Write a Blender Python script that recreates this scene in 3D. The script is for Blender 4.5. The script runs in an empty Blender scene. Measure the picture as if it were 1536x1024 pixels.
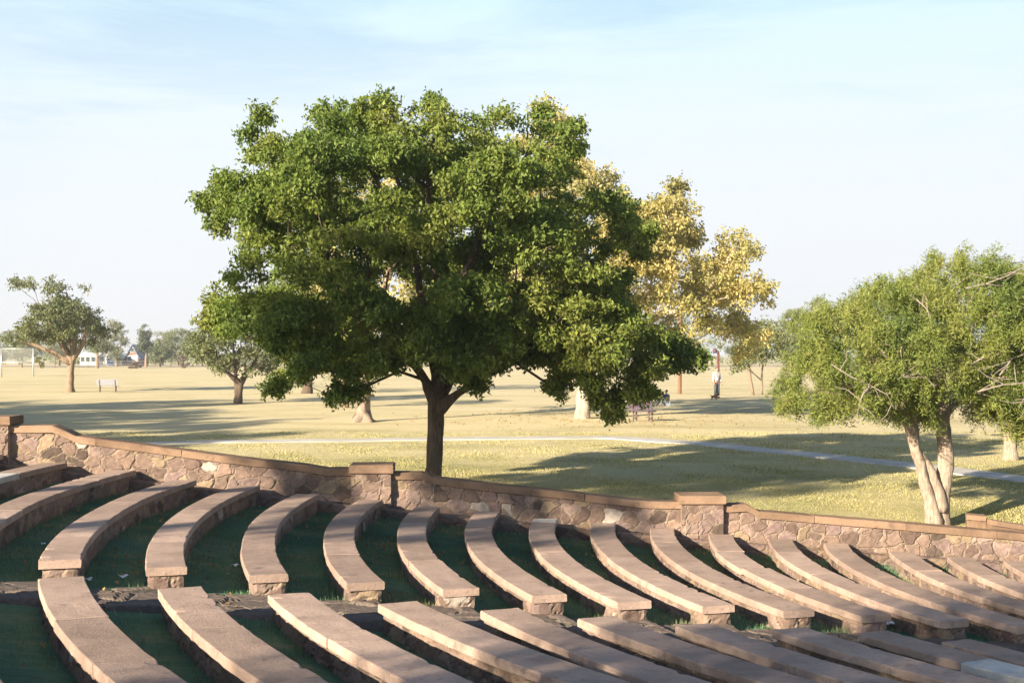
import bpy, math, random
import numpy as np
from mathutils import Vector
random.seed(7)
RNG = np.random.default_rng(11)
SC = bpy.context.scene
COL = SC.collection
F, HZ, CX0, CZ = 2000.0, 531.0, 768.0, 3.3          # camera constants (focal length in pixels of the 1536 px frame)

# ------------------------------------------------------------------ helpers
def px(x, y, Y):                                     # point at depth Y seen at pixel x, y
    return np.array([(x - CX0) * Y / F, Y, CZ - (y - HZ) * Y / F])

def mesh(name, V, Q=None, T=None, mat=None, parent=None, col=None, smooth=False, mats=None, midx=None):
    V = np.asarray(V, dtype=np.float32).reshape(-1, 3)
    loops, starts, totals = [], [], []
    n = 0
    if Q is not None and len(Q):
        Q = np.asarray(Q, dtype=np.int32).reshape(-1, 4)
        loops.append(Q.ravel()); starts.append(np.arange(len(Q)) * 4); totals.append(np.full(len(Q), 4)); n = len(Q) * 4
    if T is not None and len(T):
        T = np.asarray(T, dtype=np.int32).reshape(-1, 3)
        loops.append(T.ravel()); starts.append(n + np.arange(len(T)) * 3); totals.append(np.full(len(T), 3))
    loops = np.concatenate(loops).astype(np.int32); starts = np.concatenate(starts).astype(np.int32); totals = np.concatenate(totals).astype(np.int32)
    me = bpy.data.meshes.new(name)
    me.vertices.add(len(V)); me.vertices.foreach_set('co', V.ravel())
    me.loops.add(len(loops)); me.loops.foreach_set('vertex_index', loops)
    me.polygons.add(len(starts)); me.polygons.foreach_set('loop_start', starts); me.polygons.foreach_set('loop_total', totals)
    if midx is not None:
        me.polygons.foreach_set('material_index', np.asarray(midx, dtype=np.int32))
    me.update(calc_edges=True); me.validate()
    me.polygons.foreach_set('use_smooth', np.full(len(me.polygons), bool(smooth)))
    if col is not None:
        a = me.color_attributes.new('col', 'FLOAT_COLOR', 'POINT')
        c = np.ones((len(V), 4), dtype=np.float32); c[:, :3] = col
        a.data.foreach_set('color', c.ravel())
    for m in (mats or ([mat] if mat else [])):
        me.materials.append(m)
    o = bpy.data.objects.new(name, me); COL.objects.link(o)
    if parent is not None: o.parent = parent
    return o

def tag(o, label=None, cat=None, group=None, kind=None):
    if label: o['label'] = label
    if cat: o['category'] = cat
    if group: o['group'] = group
    if kind: o['kind'] = kind
    return o

def empty(name, loc=(0, 0, 0), rz=0.0):
    o = bpy.data.objects.new(name, None); COL.objects.link(o)
    o.location = loc; o.rotation_euler = (0, 0, rz); o.empty_display_size = .2
    return o

class MB:                                            # collects simple solids into one mesh
    def __init__(s): s.V = []; s.Q = []; s.T = []; s.n = 0
    def add(s, V, Q=(), T=()):
        V = np.asarray(V, float).reshape(-1, 3)
        s.V.append(V)
        if len(Q): s.Q.append(np.asarray(Q, int).reshape(-1, 4) + s.n)
        if len(T): s.T.append(np.asarray(T, int).reshape(-1, 3) + s.n)
        s.n += len(V)
    def box(s, c, size, rz=0.0, bev=0.0, rx=0.0):
        sx, sy, sz = [k / 2 for k in size]
        b = min(bev, sx * .9, sy * .9, sz * .9)
        lay = [(-sz, b), (-sz + b, 0), (sz - b, 0), (sz, b)] if b > 0 else [(-sz, 0), (sz, 0)]
        P = []
        for z, k in lay:
            P += [(-sx + k, -sy + k, z), (sx - k, -sy + k, z), (sx - k, sy - k, z), (-sx + k, sy - k, z)]
        P = np.array(P)
        if rx:
            cr, sr = math.cos(rx), math.sin(rx)
            P = np.c_[P[:, 0], P[:, 1] * cr - P[:, 2] * sr, P[:, 1] * sr + P[:, 2] * cr]
        cr, sr = math.cos(rz), math.sin(rz)
        P = np.c_[P[:, 0] * cr - P[:, 1] * sr, P[:, 0] * sr + P[:, 1] * cr, P[:, 2]] + np.array(c)
        q = [(3, 2, 1, 0)]
        m = len(lay)
        for i in range(m - 1):
            for j in range(4):
                a = i * 4 + j; b2 = i * 4 + (j + 1) % 4
                q.append((a, b2, b2 + 4, a + 4))
        t = (m - 1) * 4
        q.append((t, t + 1, t + 2, t + 3))
        s.add(P, q)
    def tube(s, pts, rad, n=8, jit=0.0):
        pts = np.asarray(pts, float); rad = np.broadcast_to(np.asarray(rad, float), (len(pts),))
        d = np.gradient(pts, axis=0); d /= np.linalg.norm(d, axis=1)[:, None] + 1e-9
        ref = np.array([0.0, 1, 0]) if abs(d[0][1]) < .9 else np.array([1.0, 0, 0])
        V = []
        a = np.arange(n) / n * 2 * np.pi
        ph = RNG.uniform(0, 6.28, 2); rid = 1 + (.07 * np.sin(3 * a + ph[0]) + .045 * np.sin(5 * a + ph[1]) if jit else 0)
        for i in range(len(pts)):
            u = np.cross(d[i], ref); u /= np.linalg.norm(u) + 1e-9
            w = np.cross(d[i], u)
            ref = np.cross(u, d[i])
            r = rad[i] * rid * (1 + (jit * RNG.normal(size=n) if jit else 0))
            V.append(pts[i] + (np.cos(a) * r)[:, None] * u + (np.sin(a) * r)[:, None] * w)
        V = np.concatenate(V)
        q = []
        for i in range(len(pts) - 1):
            for j in range(n):
                q.append((i * n + j, i * n + (j + 1) % n, (i + 1) * n + (j + 1) % n, (i + 1) * n + j))
        L = len(V)
        V = np.r_[V, pts[:1], pts[-1:]]
        t = []
        for j in range(n):
            t.append((L, (j + 1) % n, j)); t.append((L + 1, (len(pts) - 1) * n + j, (len(pts) - 1) * n + (j + 1) % n))
        s.add(V, q, t)
    def build(s, name, mat, parent=None, smooth=False):
        return mesh(name, np.concatenate(s.V), np.concatenate(s.Q) if s.Q else None, np.concatenate(s.T) if s.T else None, mat, parent, smooth=smooth)

# ------------------------------------------------------------------ materials
def nodes(name):
    m = bpy.data.materials.new(name); m.use_nodes = True
    nt = m.node_tree
    b = nt.nodes.get('Principled BSDF')
    return m, nt, b
def N(nt, t, **kw):
    n = nt.nodes.new(t)
    for k, v in kw.items():
        if k.startswith('i_'):
            n.inputs[int(k[2:]) if k[2:].isdigit() else k[2:]].default_value = v
        else: setattr(n, k, v)
    return n
def ramp(nt, stops, fac):
    r = nt.nodes.new('ShaderNodeValToRGB')
    e = r.color_ramp.elements
    while len(e) > 1: e.remove(e[-1])
    e[0].position = stops[0][0]; e[0].color = (*stops[0][1], 1)
    for p, c in stops[1:]:
        k = e.new(p); k.color = (*c, 1)
    nt.links.new(fac, r.inputs['Fac'])
    return r
def noise(nt, scale, detail=5, rough=.6, vec=None, dist=0.0):
    n = nt.nodes.new('ShaderNodeTexNoise')
    n.inputs['Scale'].default_value = scale; n.inputs['Detail'].default_value = detail
    n.inputs['Roughness'].default_value = rough; n.inputs['Distortion'].default_value = dist
    if vec is not None: nt.links.new(vec, n.inputs['Vector'])
    return n
def mixc(nt, a, b, fac, mode='MIX'):
    m = nt.nodes.new('ShaderNodeMix'); m.data_type = 'RGBA'; m.blend_type = mode
    for s, v in ((6, a), (7, b)):
        if isinstance(v, tuple): m.inputs[s].default_value = (*v, 1)
        else: nt.links.new(v, m.inputs[s])
    if isinstance(fac, float): m.inputs[0].default_value = fac
    else: nt.links.new(fac, m.inputs[0])
    return m.outputs[2]
def bump(nt, b, h, strength, dist):
    n = nt.nodes.new('ShaderNodeBump'); n.inputs['Strength'].default_value = strength; n.inputs['Distance'].default_value = dist
    nt.links.new(h, n.inputs['Height']); nt.links.new(n.outputs[0], b.inputs['Normal'])
def geo_pos(nt):
    return nt.nodes.new('ShaderNodeNewGeometry').outputs['Position']
def spec(b, r=.9, s=.2):
    b.inputs['Roughness'].default_value = r; b.inputs['Specular IOR Level'].default_value = s

def mat_noise(name, stops, scale, bscale=None, bstr=.4, bdist=.01, rough=.9, s=.2, stain=None):
    m, nt, b = nodes(name)
    p = geo_pos(nt)
    n = noise(nt, scale, 6, .65, p)
    c = ramp(nt, stops, n.outputs[0]).outputs[0]
    if stain:
        n3 = noise(nt, stain[0], 4, .6, p)
        f = ramp(nt, [(.45, (0, 0, 0)), (.75, (1, 1, 1))], n3.outputs[0]).outputs[0]
        c = mixc(nt, c, stain[1], f)
    nt.links.new(c, b.inputs['Base Color'])
    n2 = noise(nt, bscale or scale * 4, 6, .7, p)
    bump(nt, b, n2.outputs[0], bstr, bdist)
    spec(b, rough, s)
    return m

def mat_slab(name, tone):
    m, nt, b = nodes(name)
    p = geo_pos(nt)
    g = noise(nt, 55, 3, .8, p)                       # sandy grain
    c = ramp(nt, [(.25, tuple(k * .72 for k in tone)), (.5, tone), (.75, tuple(min(1, k * 1.22) for k in tone))], g.outputs[0]).outputs[0]
    l = noise(nt, 1.7, 5, .6, p, .3)                  # weathering blotches
    f = ramp(nt, [(.38, (0, 0, 0)), (.7, (1, 1, 1))], l.outputs[0]).outputs[0]
    c = mixc(nt, c, tuple(k * .70 for k in tone), f)
    l2 = noise(nt, 6.5, 6, .7, p, .6)
    f2 = ramp(nt, [(.55, (0, 0, 0)), (.70, (.85, .85, .85))], l2.outputs[0]).outputs[0]
    c = mixc(nt, c, (tone[0] * .5, tone[1] * .52, tone[2] * .55), f2)
    oi = nt.nodes.new('ShaderNodeObjectInfo')
    hs = N(nt, 'ShaderNodeHueSaturation')
    mr = N(nt, 'ShaderNodeMapRange'); mr.inputs[3].default_value = .78; mr.inputs[4].default_value = 1.14
    nt.links.new(oi.outputs['Random'], mr.inputs[0]); nt.links.new(mr.outputs[0], hs.inputs['Value']); nt.links.new(c, hs.inputs['Color'])
    nt.links.new(hs.outputs[0], b.inputs['Base Color'])
    n2 = noise(nt, 28, 8, .75, p)
    bump(nt, b, n2.outputs[0], .8, .015)
    spec(b, .92, .15)
    return m

def mat_rubble(name):
    m, nt, b = nodes(name)
    at = N(nt, 'ShaderNodeAttribute', attribute_name='col')
    p = geo_pos(nt)
    n = noise(nt, 14, 6, .7, p)
    v = ramp(nt, [(.25, (.62, .62, .62)), (.55, (1, 1, 1)), (.8, (1.4, 1.36, 1.3))], n.outputs[0]).outputs[0]
    c = mixc(nt, at.outputs['Color'], v, 1.0, 'MULTIPLY')
    s = noise(nt, 2.2, 4, .6, p)
    f = ramp(nt, [(.5, (0, 0, 0)), (.75, (.55, .55, .55))], s.outputs[0]).outputs[0]
    c = mixc(nt, c, (.12, .09, .07), f)
    nt.links.new(c, b.inputs['Base Color'])
    n2 = noise(nt, 34, 8, .75, p)
    bump(nt, b, n2.outputs[0], .6, .015)
    spec(b, .93, .15)
    return m

def mat_leaf(name, dark, mid, light, patch=.5, transl=.35, pos=(.25, .5, .8)):
    m, nt, b = nodes(name)
    g = nt.nodes.new('ShaderNodeNewGeometry')
    c = ramp(nt, [(pos[0], dark), (pos[1], mid), (pos[2], light)], noise(nt, patch, 3, .6, g.outputs['Position']).outputs[0]).outputs[0]
    hs = N(nt, 'ShaderNodeHueSaturation')
    mr = N(nt, 'ShaderNodeMapRange'); mr.inputs[3].default_value = .7; mr.inputs[4].default_value = 1.35
    nt.links.new(g.outputs['Random Per Island'], mr.inputs[0]); nt.links.new(mr.outputs[0], hs.inputs['Value'])
    mr2 = N(nt, 'ShaderNodeMapRange'); mr2.inputs[3].default_value = .485; mr2.inputs[4].default_value = .512
    wn = N(nt, 'ShaderNodeTexWhiteNoise', noise_dimensions='1D')
    nt.links.new(g.outputs['Random Per Island'], wn.inputs['W'])
    nt.links.new(wn.outputs['Value'], mr2.inputs[0]); nt.links.new(mr2.outputs[0], hs.inputs['Hue'])
    nt.links.new(c, hs.inputs['Color'])
    nt.links.new(hs.outputs[0], b.inputs['Base Color'])
    spec(b, .55, .35)
    tr = nt.nodes.new('ShaderNodeBsdfTranslucent')
    nt.links.new(mixc(nt, hs.outputs[0], (1.25, 1.25, .55), 1.0, 'MULTIPLY'), tr.inputs['Color'])
    mx = nt.nodes.new('ShaderNodeMixShader'); mx.inputs[0].default_value = transl
    out = nt.nodes['Material Output']
    nt.links.new(b.outputs[0], mx.inputs[1]); nt.links.new(tr.outputs[0], mx.inputs[2]); nt.links.new(mx.outputs[0], out.inputs['Surface'])
    return m

def mat_bark(name, dark, light, scale=5):
    m, nt, b = nodes(name)
    mp = N(nt, 'ShaderNodeMapping'); mp.inputs['Scale'].default_value = (1, 1, .22)
    nt.links.new(geo_pos(nt), mp.inputs['Vector'])
    n = noise(nt, scale * 3, 6, .75, mp.outputs[0], .4)
    c = ramp(nt, [(.3, dark), (.7, light)], n.outputs[0]).outputs[0]
    nt.links.new(c, b.inputs['Base Color'])
    bump(nt, b, n.outputs[0], .9, .04)
    spec(b, .95, .1)
    return m

def mat_plain(name, c, rough=.6, metal=0.0, s=.3, var=.12):
    m, nt, b = nodes(name)
    n = noise(nt, 9, 5, .6, geo_pos(nt))
    cc = ramp(nt, [(.3, tuple(k * (1 - var) for k in c)), (.7, tuple(min(1, k * (1 + var)) for k in c))], n.outputs[0]).outputs[0]
    nt.links.new(cc, b.inputs['Base Color'])
    spec(b, rough, s); b.inputs['Metallic'].default_value = metal
    return m

def mat_ground(name, stops_near, stops_far, y0, y1, big=.22):
    m, nt, b = nodes(name)
    p = geo_pos(nt)
    st = N(nt, 'ShaderNodeMapping'); st.inputs['Scale'].default_value = (.55, 1, 1)
    nt.links.new(p, st.inputs['Vector'])
    n1 = noise(nt, big, 6, .7, st.outputs[0], .5)
    n2 = noise(nt, 7, 6, .8, p)
    n4 = noise(nt, 45, 3, .8, p)
    mm = N(nt, 'ShaderNodeMath', operation='MULTIPLY'); mm.inputs[1].default_value = .62
    nt.links.new(n1.outputs[0], mm.inputs[0])
    m2 = N(nt, 'ShaderNodeMath', operation='MULTIPLY_ADD'); m2.inputs[1].default_value = .26
    nt.links.new(n2.outputs[0], m2.inputs[0]); nt.links.new(mm.outputs[0], m2.inputs[2])
    m3 = N(nt, 'ShaderNodeMath', operation='MULTIPLY_ADD'); m3.inputs[1].default_value = .12
    nt.links.new(n4.outputs[0], m3.inputs[0]); nt.links.new(m2.outputs[0], m3.inputs[2])
    a = ramp(nt, stops_near, m3.outputs[0]).outputs[0]
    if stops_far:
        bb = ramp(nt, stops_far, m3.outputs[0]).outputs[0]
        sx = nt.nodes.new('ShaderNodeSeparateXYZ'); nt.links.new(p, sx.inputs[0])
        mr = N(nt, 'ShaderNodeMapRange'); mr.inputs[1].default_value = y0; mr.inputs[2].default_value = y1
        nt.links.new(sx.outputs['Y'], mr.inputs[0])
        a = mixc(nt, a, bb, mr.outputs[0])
    nt.links.new(a, b.inputs['Base Color'])
    bump(nt, b, n4.outputs[0], .8, .03)
    spec(b, 1, .05)
    return m

M = {}
M['slab'] = mat_slab('sandstone_slab', (.44, .325, .268))
M['slab_pale'] = mat_slab('pale_concrete_slab', (.55, .53, .5))
M['coping'] = mat_slab('wall_coping_stone', (.285, .19, .13))
M['rubble'] = mat_rubble('rubble_stone')
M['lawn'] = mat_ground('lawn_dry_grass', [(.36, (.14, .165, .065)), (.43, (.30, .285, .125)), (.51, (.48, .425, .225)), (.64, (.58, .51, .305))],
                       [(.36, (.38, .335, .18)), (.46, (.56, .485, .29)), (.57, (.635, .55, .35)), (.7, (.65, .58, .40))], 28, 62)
M['terrace'] = mat_ground('terrace_turf', [(.37, (.15, .12, .085)), (.43, (.09, .13, .08)), (.48, (.08, .17, .11)), (.55, (.12, .21, .12)), (.63, (.27, .25, .16))], None, 0, 1, .5)
M['concrete'] = mat_noise('path_concrete', [(.3, (.40, .385, .36)), (.55, (.5, .485, .46)), (.7, (.56, .545, .52))], 2.2, 60, .3, .004, stain=(.8, (.36, .34, .31)))
M['road'] = mat_noise('far_road_dust', [(.3, (.42, .34, .26)), (.7, (.5, .42, .33))], .3, 6, .3, .02)
M['bark'] = mat_bark('grey_brown_bark', (.05, .037, .028), (.17, .13, .10))
M['bark_pale'] = mat_bark('pale_sycamore_bark', (.20, .155, .12), (.50, .43, .36), 1.3)
M['bark_mid'] = mat_bark('mid_sycamore_bark', (.16, .12, .095), (.37, .295, .235), 1.5)
M['bark_red'] = mat_bark('cedar_bark', (.16, .12, .09), (.50, .41, .335), 7)
M['bark_tan'] = mat_bark('tan_bark', (.14, .10, .07), (.33, .25, .18))

# ------------------------------------------------------------------ light, sky, camera
SUN_DIR_A, SUN_EL = math.radians(47), math.radians(18.5)   # heading of the light over the ground, from +X towards +Y
sd = bpy.data.lights.new('sun', 'SUN'); sd.energy = 5.0; sd.angle = math.radians(.55); sd.color = (1.0, .85, .64)
so = bpy.data.objects.new('sun', sd); COL.objects.link(so)
dirv = Vector((math.cos(SUN_DIR_A) * math.cos(SUN_EL), math.sin(SUN_DIR_A) * math.cos(SUN_EL), -math.sin(SUN_EL)))
so.rotation_euler = dirv.to_track_quat('-Z', 'Y').to_euler()
so.location = (-20, -20, 30)
W = bpy.data.worlds.new('World'); SC.world = W; W.use_nodes = True
nt = W.node_tree
bg = nt.nodes['Background']
sky = N(nt, 'ShaderNodeTexSky', sky_type='NISHITA', sun_disc=False)
sky.sun_elevation = SUN_EL; sky.sun_rotation = math.atan2(-dirv.x, -dirv.y); sky.altitude = 400; sky.air_density = 1.0; sky.dust_density = 1.2; sky.ozone_density = 1.6
tc = N(nt, 'ShaderNodeTexCoord')
mp = N(nt, 'ShaderNodeMapping'); mp.inputs['Scale'].default_value = (1.2, 1.2, 9.0); mp.inputs['Rotation'].default_value = (0, math.radians(14), math.radians(20))
nt.links.new(tc.outputs['Generated'], mp.inputs['Vector'])
cn = noise(nt, 2.3, 9, .62, mp.outputs[0], .55)
sx = nt.nodes.new('ShaderNodeSeparateXYZ'); nt.links.new(tc.outputs['Generated'], sx.inputs[0])
hz = ramp(nt, [(.0, (1, 1, 1)), (.10, (.92, .92, .92)), (.16, (.80, .80, .80)), (.20, (.72, .72, .72)), (.27, (.50, .50, .50)), (.45, (.05, .05, .05)), (1, (.0, .0, .0))], sx.outputs['Z']).outputs[0]
cl = ramp(nt, [(.34, (0, 0, 0)), (.66, (1, 1, 1))], cn.outputs[0]).outputs[0]
ad = N(nt, 'ShaderNodeMath', operation='MULTIPLY_ADD', use_clamp=True); ad.inputs[1].default_value = .55
lowm = ramp(nt, [(.0, (1, 1, 1)), (.3, (1, 1, 1)), (.5, (.12, .12, .12)), (1, (.0, .0, .0))], sx.outputs['Z']).outputs[0]
clm = N(nt, 'ShaderNodeMath', operation='MULTIPLY'); nt.links.new(cl, clm.inputs[0]); nt.links.new(lowm, clm.inputs[1])
nt.links.new(clm.outputs[0], ad.inputs[0]); nt.links.new(hz, ad.inputs[2])
SKYK = .06
vd = N(nt, 'ShaderNodeVectorMath', operation='DOT_PRODUCT'); vd.inputs[1].default_value = (.25, .97, 0)
nt.links.new(tc.outputs['Generated'], vd.inputs[0])
vr = ramp(nt, [(.0, (.22, .22, .22)), (.45, (.30, .30, .30)), (.85, (1, 1, 1))], vd.outputs['Value']).outputs[0]  # veil shaped by heading: thinned outside the view to lower fill light
ad2 = N(nt, 'ShaderNodeMath', operation='MULTIPLY'); nt.links.new(ad.outputs[0], ad2.inputs[0]); nt.links.new(vr, ad2.inputs[1]); ad = ad2
vc = ramp(nt, [(.0, (.525, .53, .55)), (.10, (.52, .545, .575)), (.18, (.49, .55, .60)), (.26, (.42, .55, .625)), (.5, (.35, .45, .56))], sx.outputs['Z']).outputs[0]
vc10 = N(nt, 'ShaderNodeVectorMath', operation='SCALE'); vc10.inputs['Scale'].default_value = 10.0
nt.links.new(vc, vc10.inputs[0])
veil = mixc(nt, sky.outputs[0], vc10.outputs[0], ad.outputs[0])
nt.links.new(veil, bg.inputs['Color']); bg.inputs['Strength'].default_value = SKYK
SC.view_settings.view_transform = 'Standard'; SC.view_settings.look = 'None'; SC.view_settings.gamma = 1.0
SC.view_settings.use_curve_mapping = False; SC.view_settings.exposure = 1.58
cd = bpy.data.cameras.new('camera'); cd.sensor_width = 36; cd.lens = F / 1536 * 36; cd.shift_y = (HZ - 512) / 1536; cd.clip_start = .1; cd.clip_end = 5000
co = bpy.data.objects.new('camera', cd); COL.objects.link(co); co.location = (0, 0, CZ); co.rotation_euler = (math.radians(90), 0, 0)
SC.camera = co

# ------------------------------------------------------------------ the ground
CC = np.array([21.03, 23.45]); R3 = 27.665
def R_of(k): return R3 - 1.2 * (k - 3) + .0048 * (k - 3) ** 2
def seat_z(k): return CZ - 2.377 - .1466 * (k - 3) + .0024 * (k - 3) ** 2
SEAT_H = .31
def ss(a, b, x):
    t = np.clip((x - a) / (b - a), 0, 1); return t * t * (3 - 2 * t)
def k_of(R):
    q = (R3 - R) / 1.2
    return 3 + q + .004 * q * q
def wall_y(X): return 25.98 + .03 * X                # front face of the side wall
LY = [-4000, 20, 26, 45, 60, 90, 120, 200, 300, 6000]
LZ = [-.05, -.06, -.05, .18, .3, .55, .68, .8, .85, .85]
def lawn_z(Y): return np.interp(Y, LY, LZ)
def bowl_z(X, Y):
    R = np.hypot(X - CC[0], Y - CC[1])
    k = np.clip(k_of(R), -.6, 18.5)
    z = seat_z(k) - SEAT_H
    return z * (1 - ss(36, 60, R)) + (-.04) * ss(36, 60, R)
def on_lawn(x, y):                                   # lawn point seen at a pixel
    Ys = np.concatenate([np.arange(26, 150, .1), np.arange(150, 420, .5)])
    yy = HZ + F * (CZ - lawn_z(Ys)) / Ys
    i = int(np.argmin(np.abs(yy - y)))
    Y = float(Ys[i])
    return np.array([(x - CX0) * Y / F, Y, float(lawn_z(Y))])
def grid(xs, ys, zf, yf=None):
    X, Y = np.meshgrid(xs, ys)
    if yf is not None: Y = yf(X, Y)
    V = np.c_[X.ravel(), Y.ravel(), zf(X, Y).ravel()]
    n, m = len(xs), len(ys)
    i = np.arange(m - 1)[:, None] * n + np.arange(n - 1)[None]
    return V, np.stack([i, i + 1, i + n + 1, i + n], -1).reshape(-1, 4)

def und(X, Y): return .02 * np.sin(X * .7 + 1.3 * np.sin(Y * .5)) * np.cos(Y * .6) + .012 * np.sin(2.1 * X + Y)
def lawn_s(X, Y):
    return lawn_z(Y) + und(X, Y) * .8 - np.clip(.04 + .045 * (X - 4), 0, .8) * (1 - ss(0, 6, Y - wall_y(np.clip(X, -80, 80))))
gx = np.r_[-2500, -900, -400, -200, -120, np.arange(-80, 81, 2), 120, 200, 400, 900, 2500]
gy = np.r_[0, .4, 1, np.arange(2, 80, 2), np.arange(80, 320, 10), 400, 700, 1500, 3000]
V, Q = grid(gx, gy, lawn_s, lambda X, Y: np.where(Y == 0, wall_y(np.clip(X, -80, 80)) + .22, Y + wall_y(np.clip(X, -80, 80)) * np.clip(1 - Y / 80, 0, 1) + .22))
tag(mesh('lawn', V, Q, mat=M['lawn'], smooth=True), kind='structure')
gx = np.r_[-2500, -700, -250, -120, -70, -50, np.arange(-40, 50.1, .5), 60, 90, 200, 700, 2500]
gy = np.r_[-2500, -700, -250, -120, -80, -60, np.arange(-40, 26, .5), 26.0]
V, Q = grid(gx, gy, lambda X, Y: bowl_z(X, Y) + und(X, Y), lambda X, Y: np.where(Y >= 25.4, wall_y(np.clip(X, -80, 80)) + np.where(Y > 25.9, .2, -.1), Y))
tag(mesh('terrace_ground', V, Q, mat=M['terrace'], smooth=True), kind='structure')

# concrete path over the lawn
def ribbon(pts, w, lift=.015, n=60, thick=.05):
    pts = np.asarray(pts, float)
    t = np.r_[0, np.cumsum(np.linalg.norm(np.diff(pts, axis=0), axis=1))]
    s = np.linspace(0, t[-1], n)
    # smoothed polyline
    P = np.c_[np.interp(s, t, pts[:, 0]), np.interp(s, t, pts[:, 1])]
    for _ in range(6): P[1:-1] = (P[:-2] + 2 * P[1:-1] + P[2:]) / 4
    d = np.gradient(P, axis=0); d /= np.linalg.norm(d, axis=1)[:, None]
    nn = np.c_[-d[:, 1], d[:, 0]]
    A = P + nn * w / 2; B = P - nn * w / 2
    zA = lawn_z(A[:, 1]) + und(A[:, 0], A[:, 1]) * .8; zB = lawn_z(B[:, 1]) + und(B[:, 0], B[:, 1]) * .8
    zm = np.maximum(zA, zB) + lift
    V = np.stack([np.c_[A, zm - thick], np.c_[A, zm], np.c_[B, zm], np.c_[B, zm - thick]], 1).reshape(-1, 3)
    q = []
    for i in range(n - 1):
        for j in range(3):
            a = i * 4 + j; q.append((a, a + 4, a + 5, a + 1))
    return V, q
pp = [on_lawn(*p)[:2] for p in ((-500, 690), (0, 672), (240, 664.5), (560, 659.5), (800, 657), (920, 656), (1040, 664), (1200, 681), (1400, 701), (1560, 722), (1800, 760))]
V, q = ribbon(pp, 1.25, .015, 140)
tag(mesh('concrete_path', V, q, mat=M['concrete']), kind='structure')
V, Q = grid(np.linspace(-260, 260, 30), np.array([262.0, 268, 276, 286]), lambda X, Y: lawn_z(Y) + .04)
tag(mesh('dirt_road', V, Q, mat=M['road']), kind='structure')

# ------------------------------------------------------------------ rubble masonry
PAL = np.array([(.21, .15, .125), (.26, .185, .15), (.30, .22, .19), (.235, .17, .155), (.30, .225, .155), (.12, .09, .075), (.18, .125, .105), (.27, .19, .15), (.46, .40, .35)])
PW = np.array([.2, .18, .15, .12, .1, .07, .1, .1, .014]); PW = PW / PW.sum()
def hsh(i, j, s):
    x = np.sin(i * 127.1 + j * 311.7 + s * 74.7) * 43758.5453
    return x - np.floor(x)
def voro(u, v, su, sv, seed=0.0, jit=.85):
    x, y = u / su, v / sv
    ix, iy = np.floor(x), np.floor(y)
    f1 = np.full(x.shape, 9.0); f2 = np.full(x.shape, 9.0); idx = np.zeros(x.shape)
    for di in (-2, -1, 0, 1, 2):
        for dj in (-2, -1, 0, 1, 2):
            cx, cy = ix + di, iy + dj
            d = np.hypot(cx + .5 + jit * (hsh(cx, cy, seed) - .5) - x, cy + .5 + jit * (hsh(cx, cy, seed + 3.1) - .5) - y)
            m = d < f1
            f2 = np.where(m, f1, np.minimum(f2, d)); f1 = np.where(m, d, f1); idx = np.where(m, hsh(cx, cy, seed + 9.7), idx)
    return f1, f2 - f1, idx
def stones(u, v, size=(.34, .25), seed=0.0, relief=.022):
    u = u + .04 * np.sin(v * 9 + seed) + .02 * np.sin(v * 23 + u * 7); v = v + .03 * np.sin(u * 8 + 1 + seed) + .015 * np.sin(u * 21 + v * 5)
    f1, e, idx = voro(u, v, size[0], size[1], seed)
    h = ss(.02, .12, e) * relief * (.35 + 1.0 * idx) + .005 * np.sin(u * 31 + idx * 40) * np.sin(v * 37 + u * 9) + (idx - .5) * .04 * ((u / size[0]) % 1 - .5)
    ci = np.searchsorted(np.cumsum(PW), (idx * 7.31) % 1.0); ci = np.clip(ci, 0, len(PAL) - 1)
    c = PAL[ci] * (.85 + .35 * ((idx * 13.7) % 1.0))[..., None]
    mort = (1 - ss(.03, .10, e))[..., None]
    return h, c * .9 * (1 - mort) + np.array([.27, .215, .165]) * mort

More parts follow.
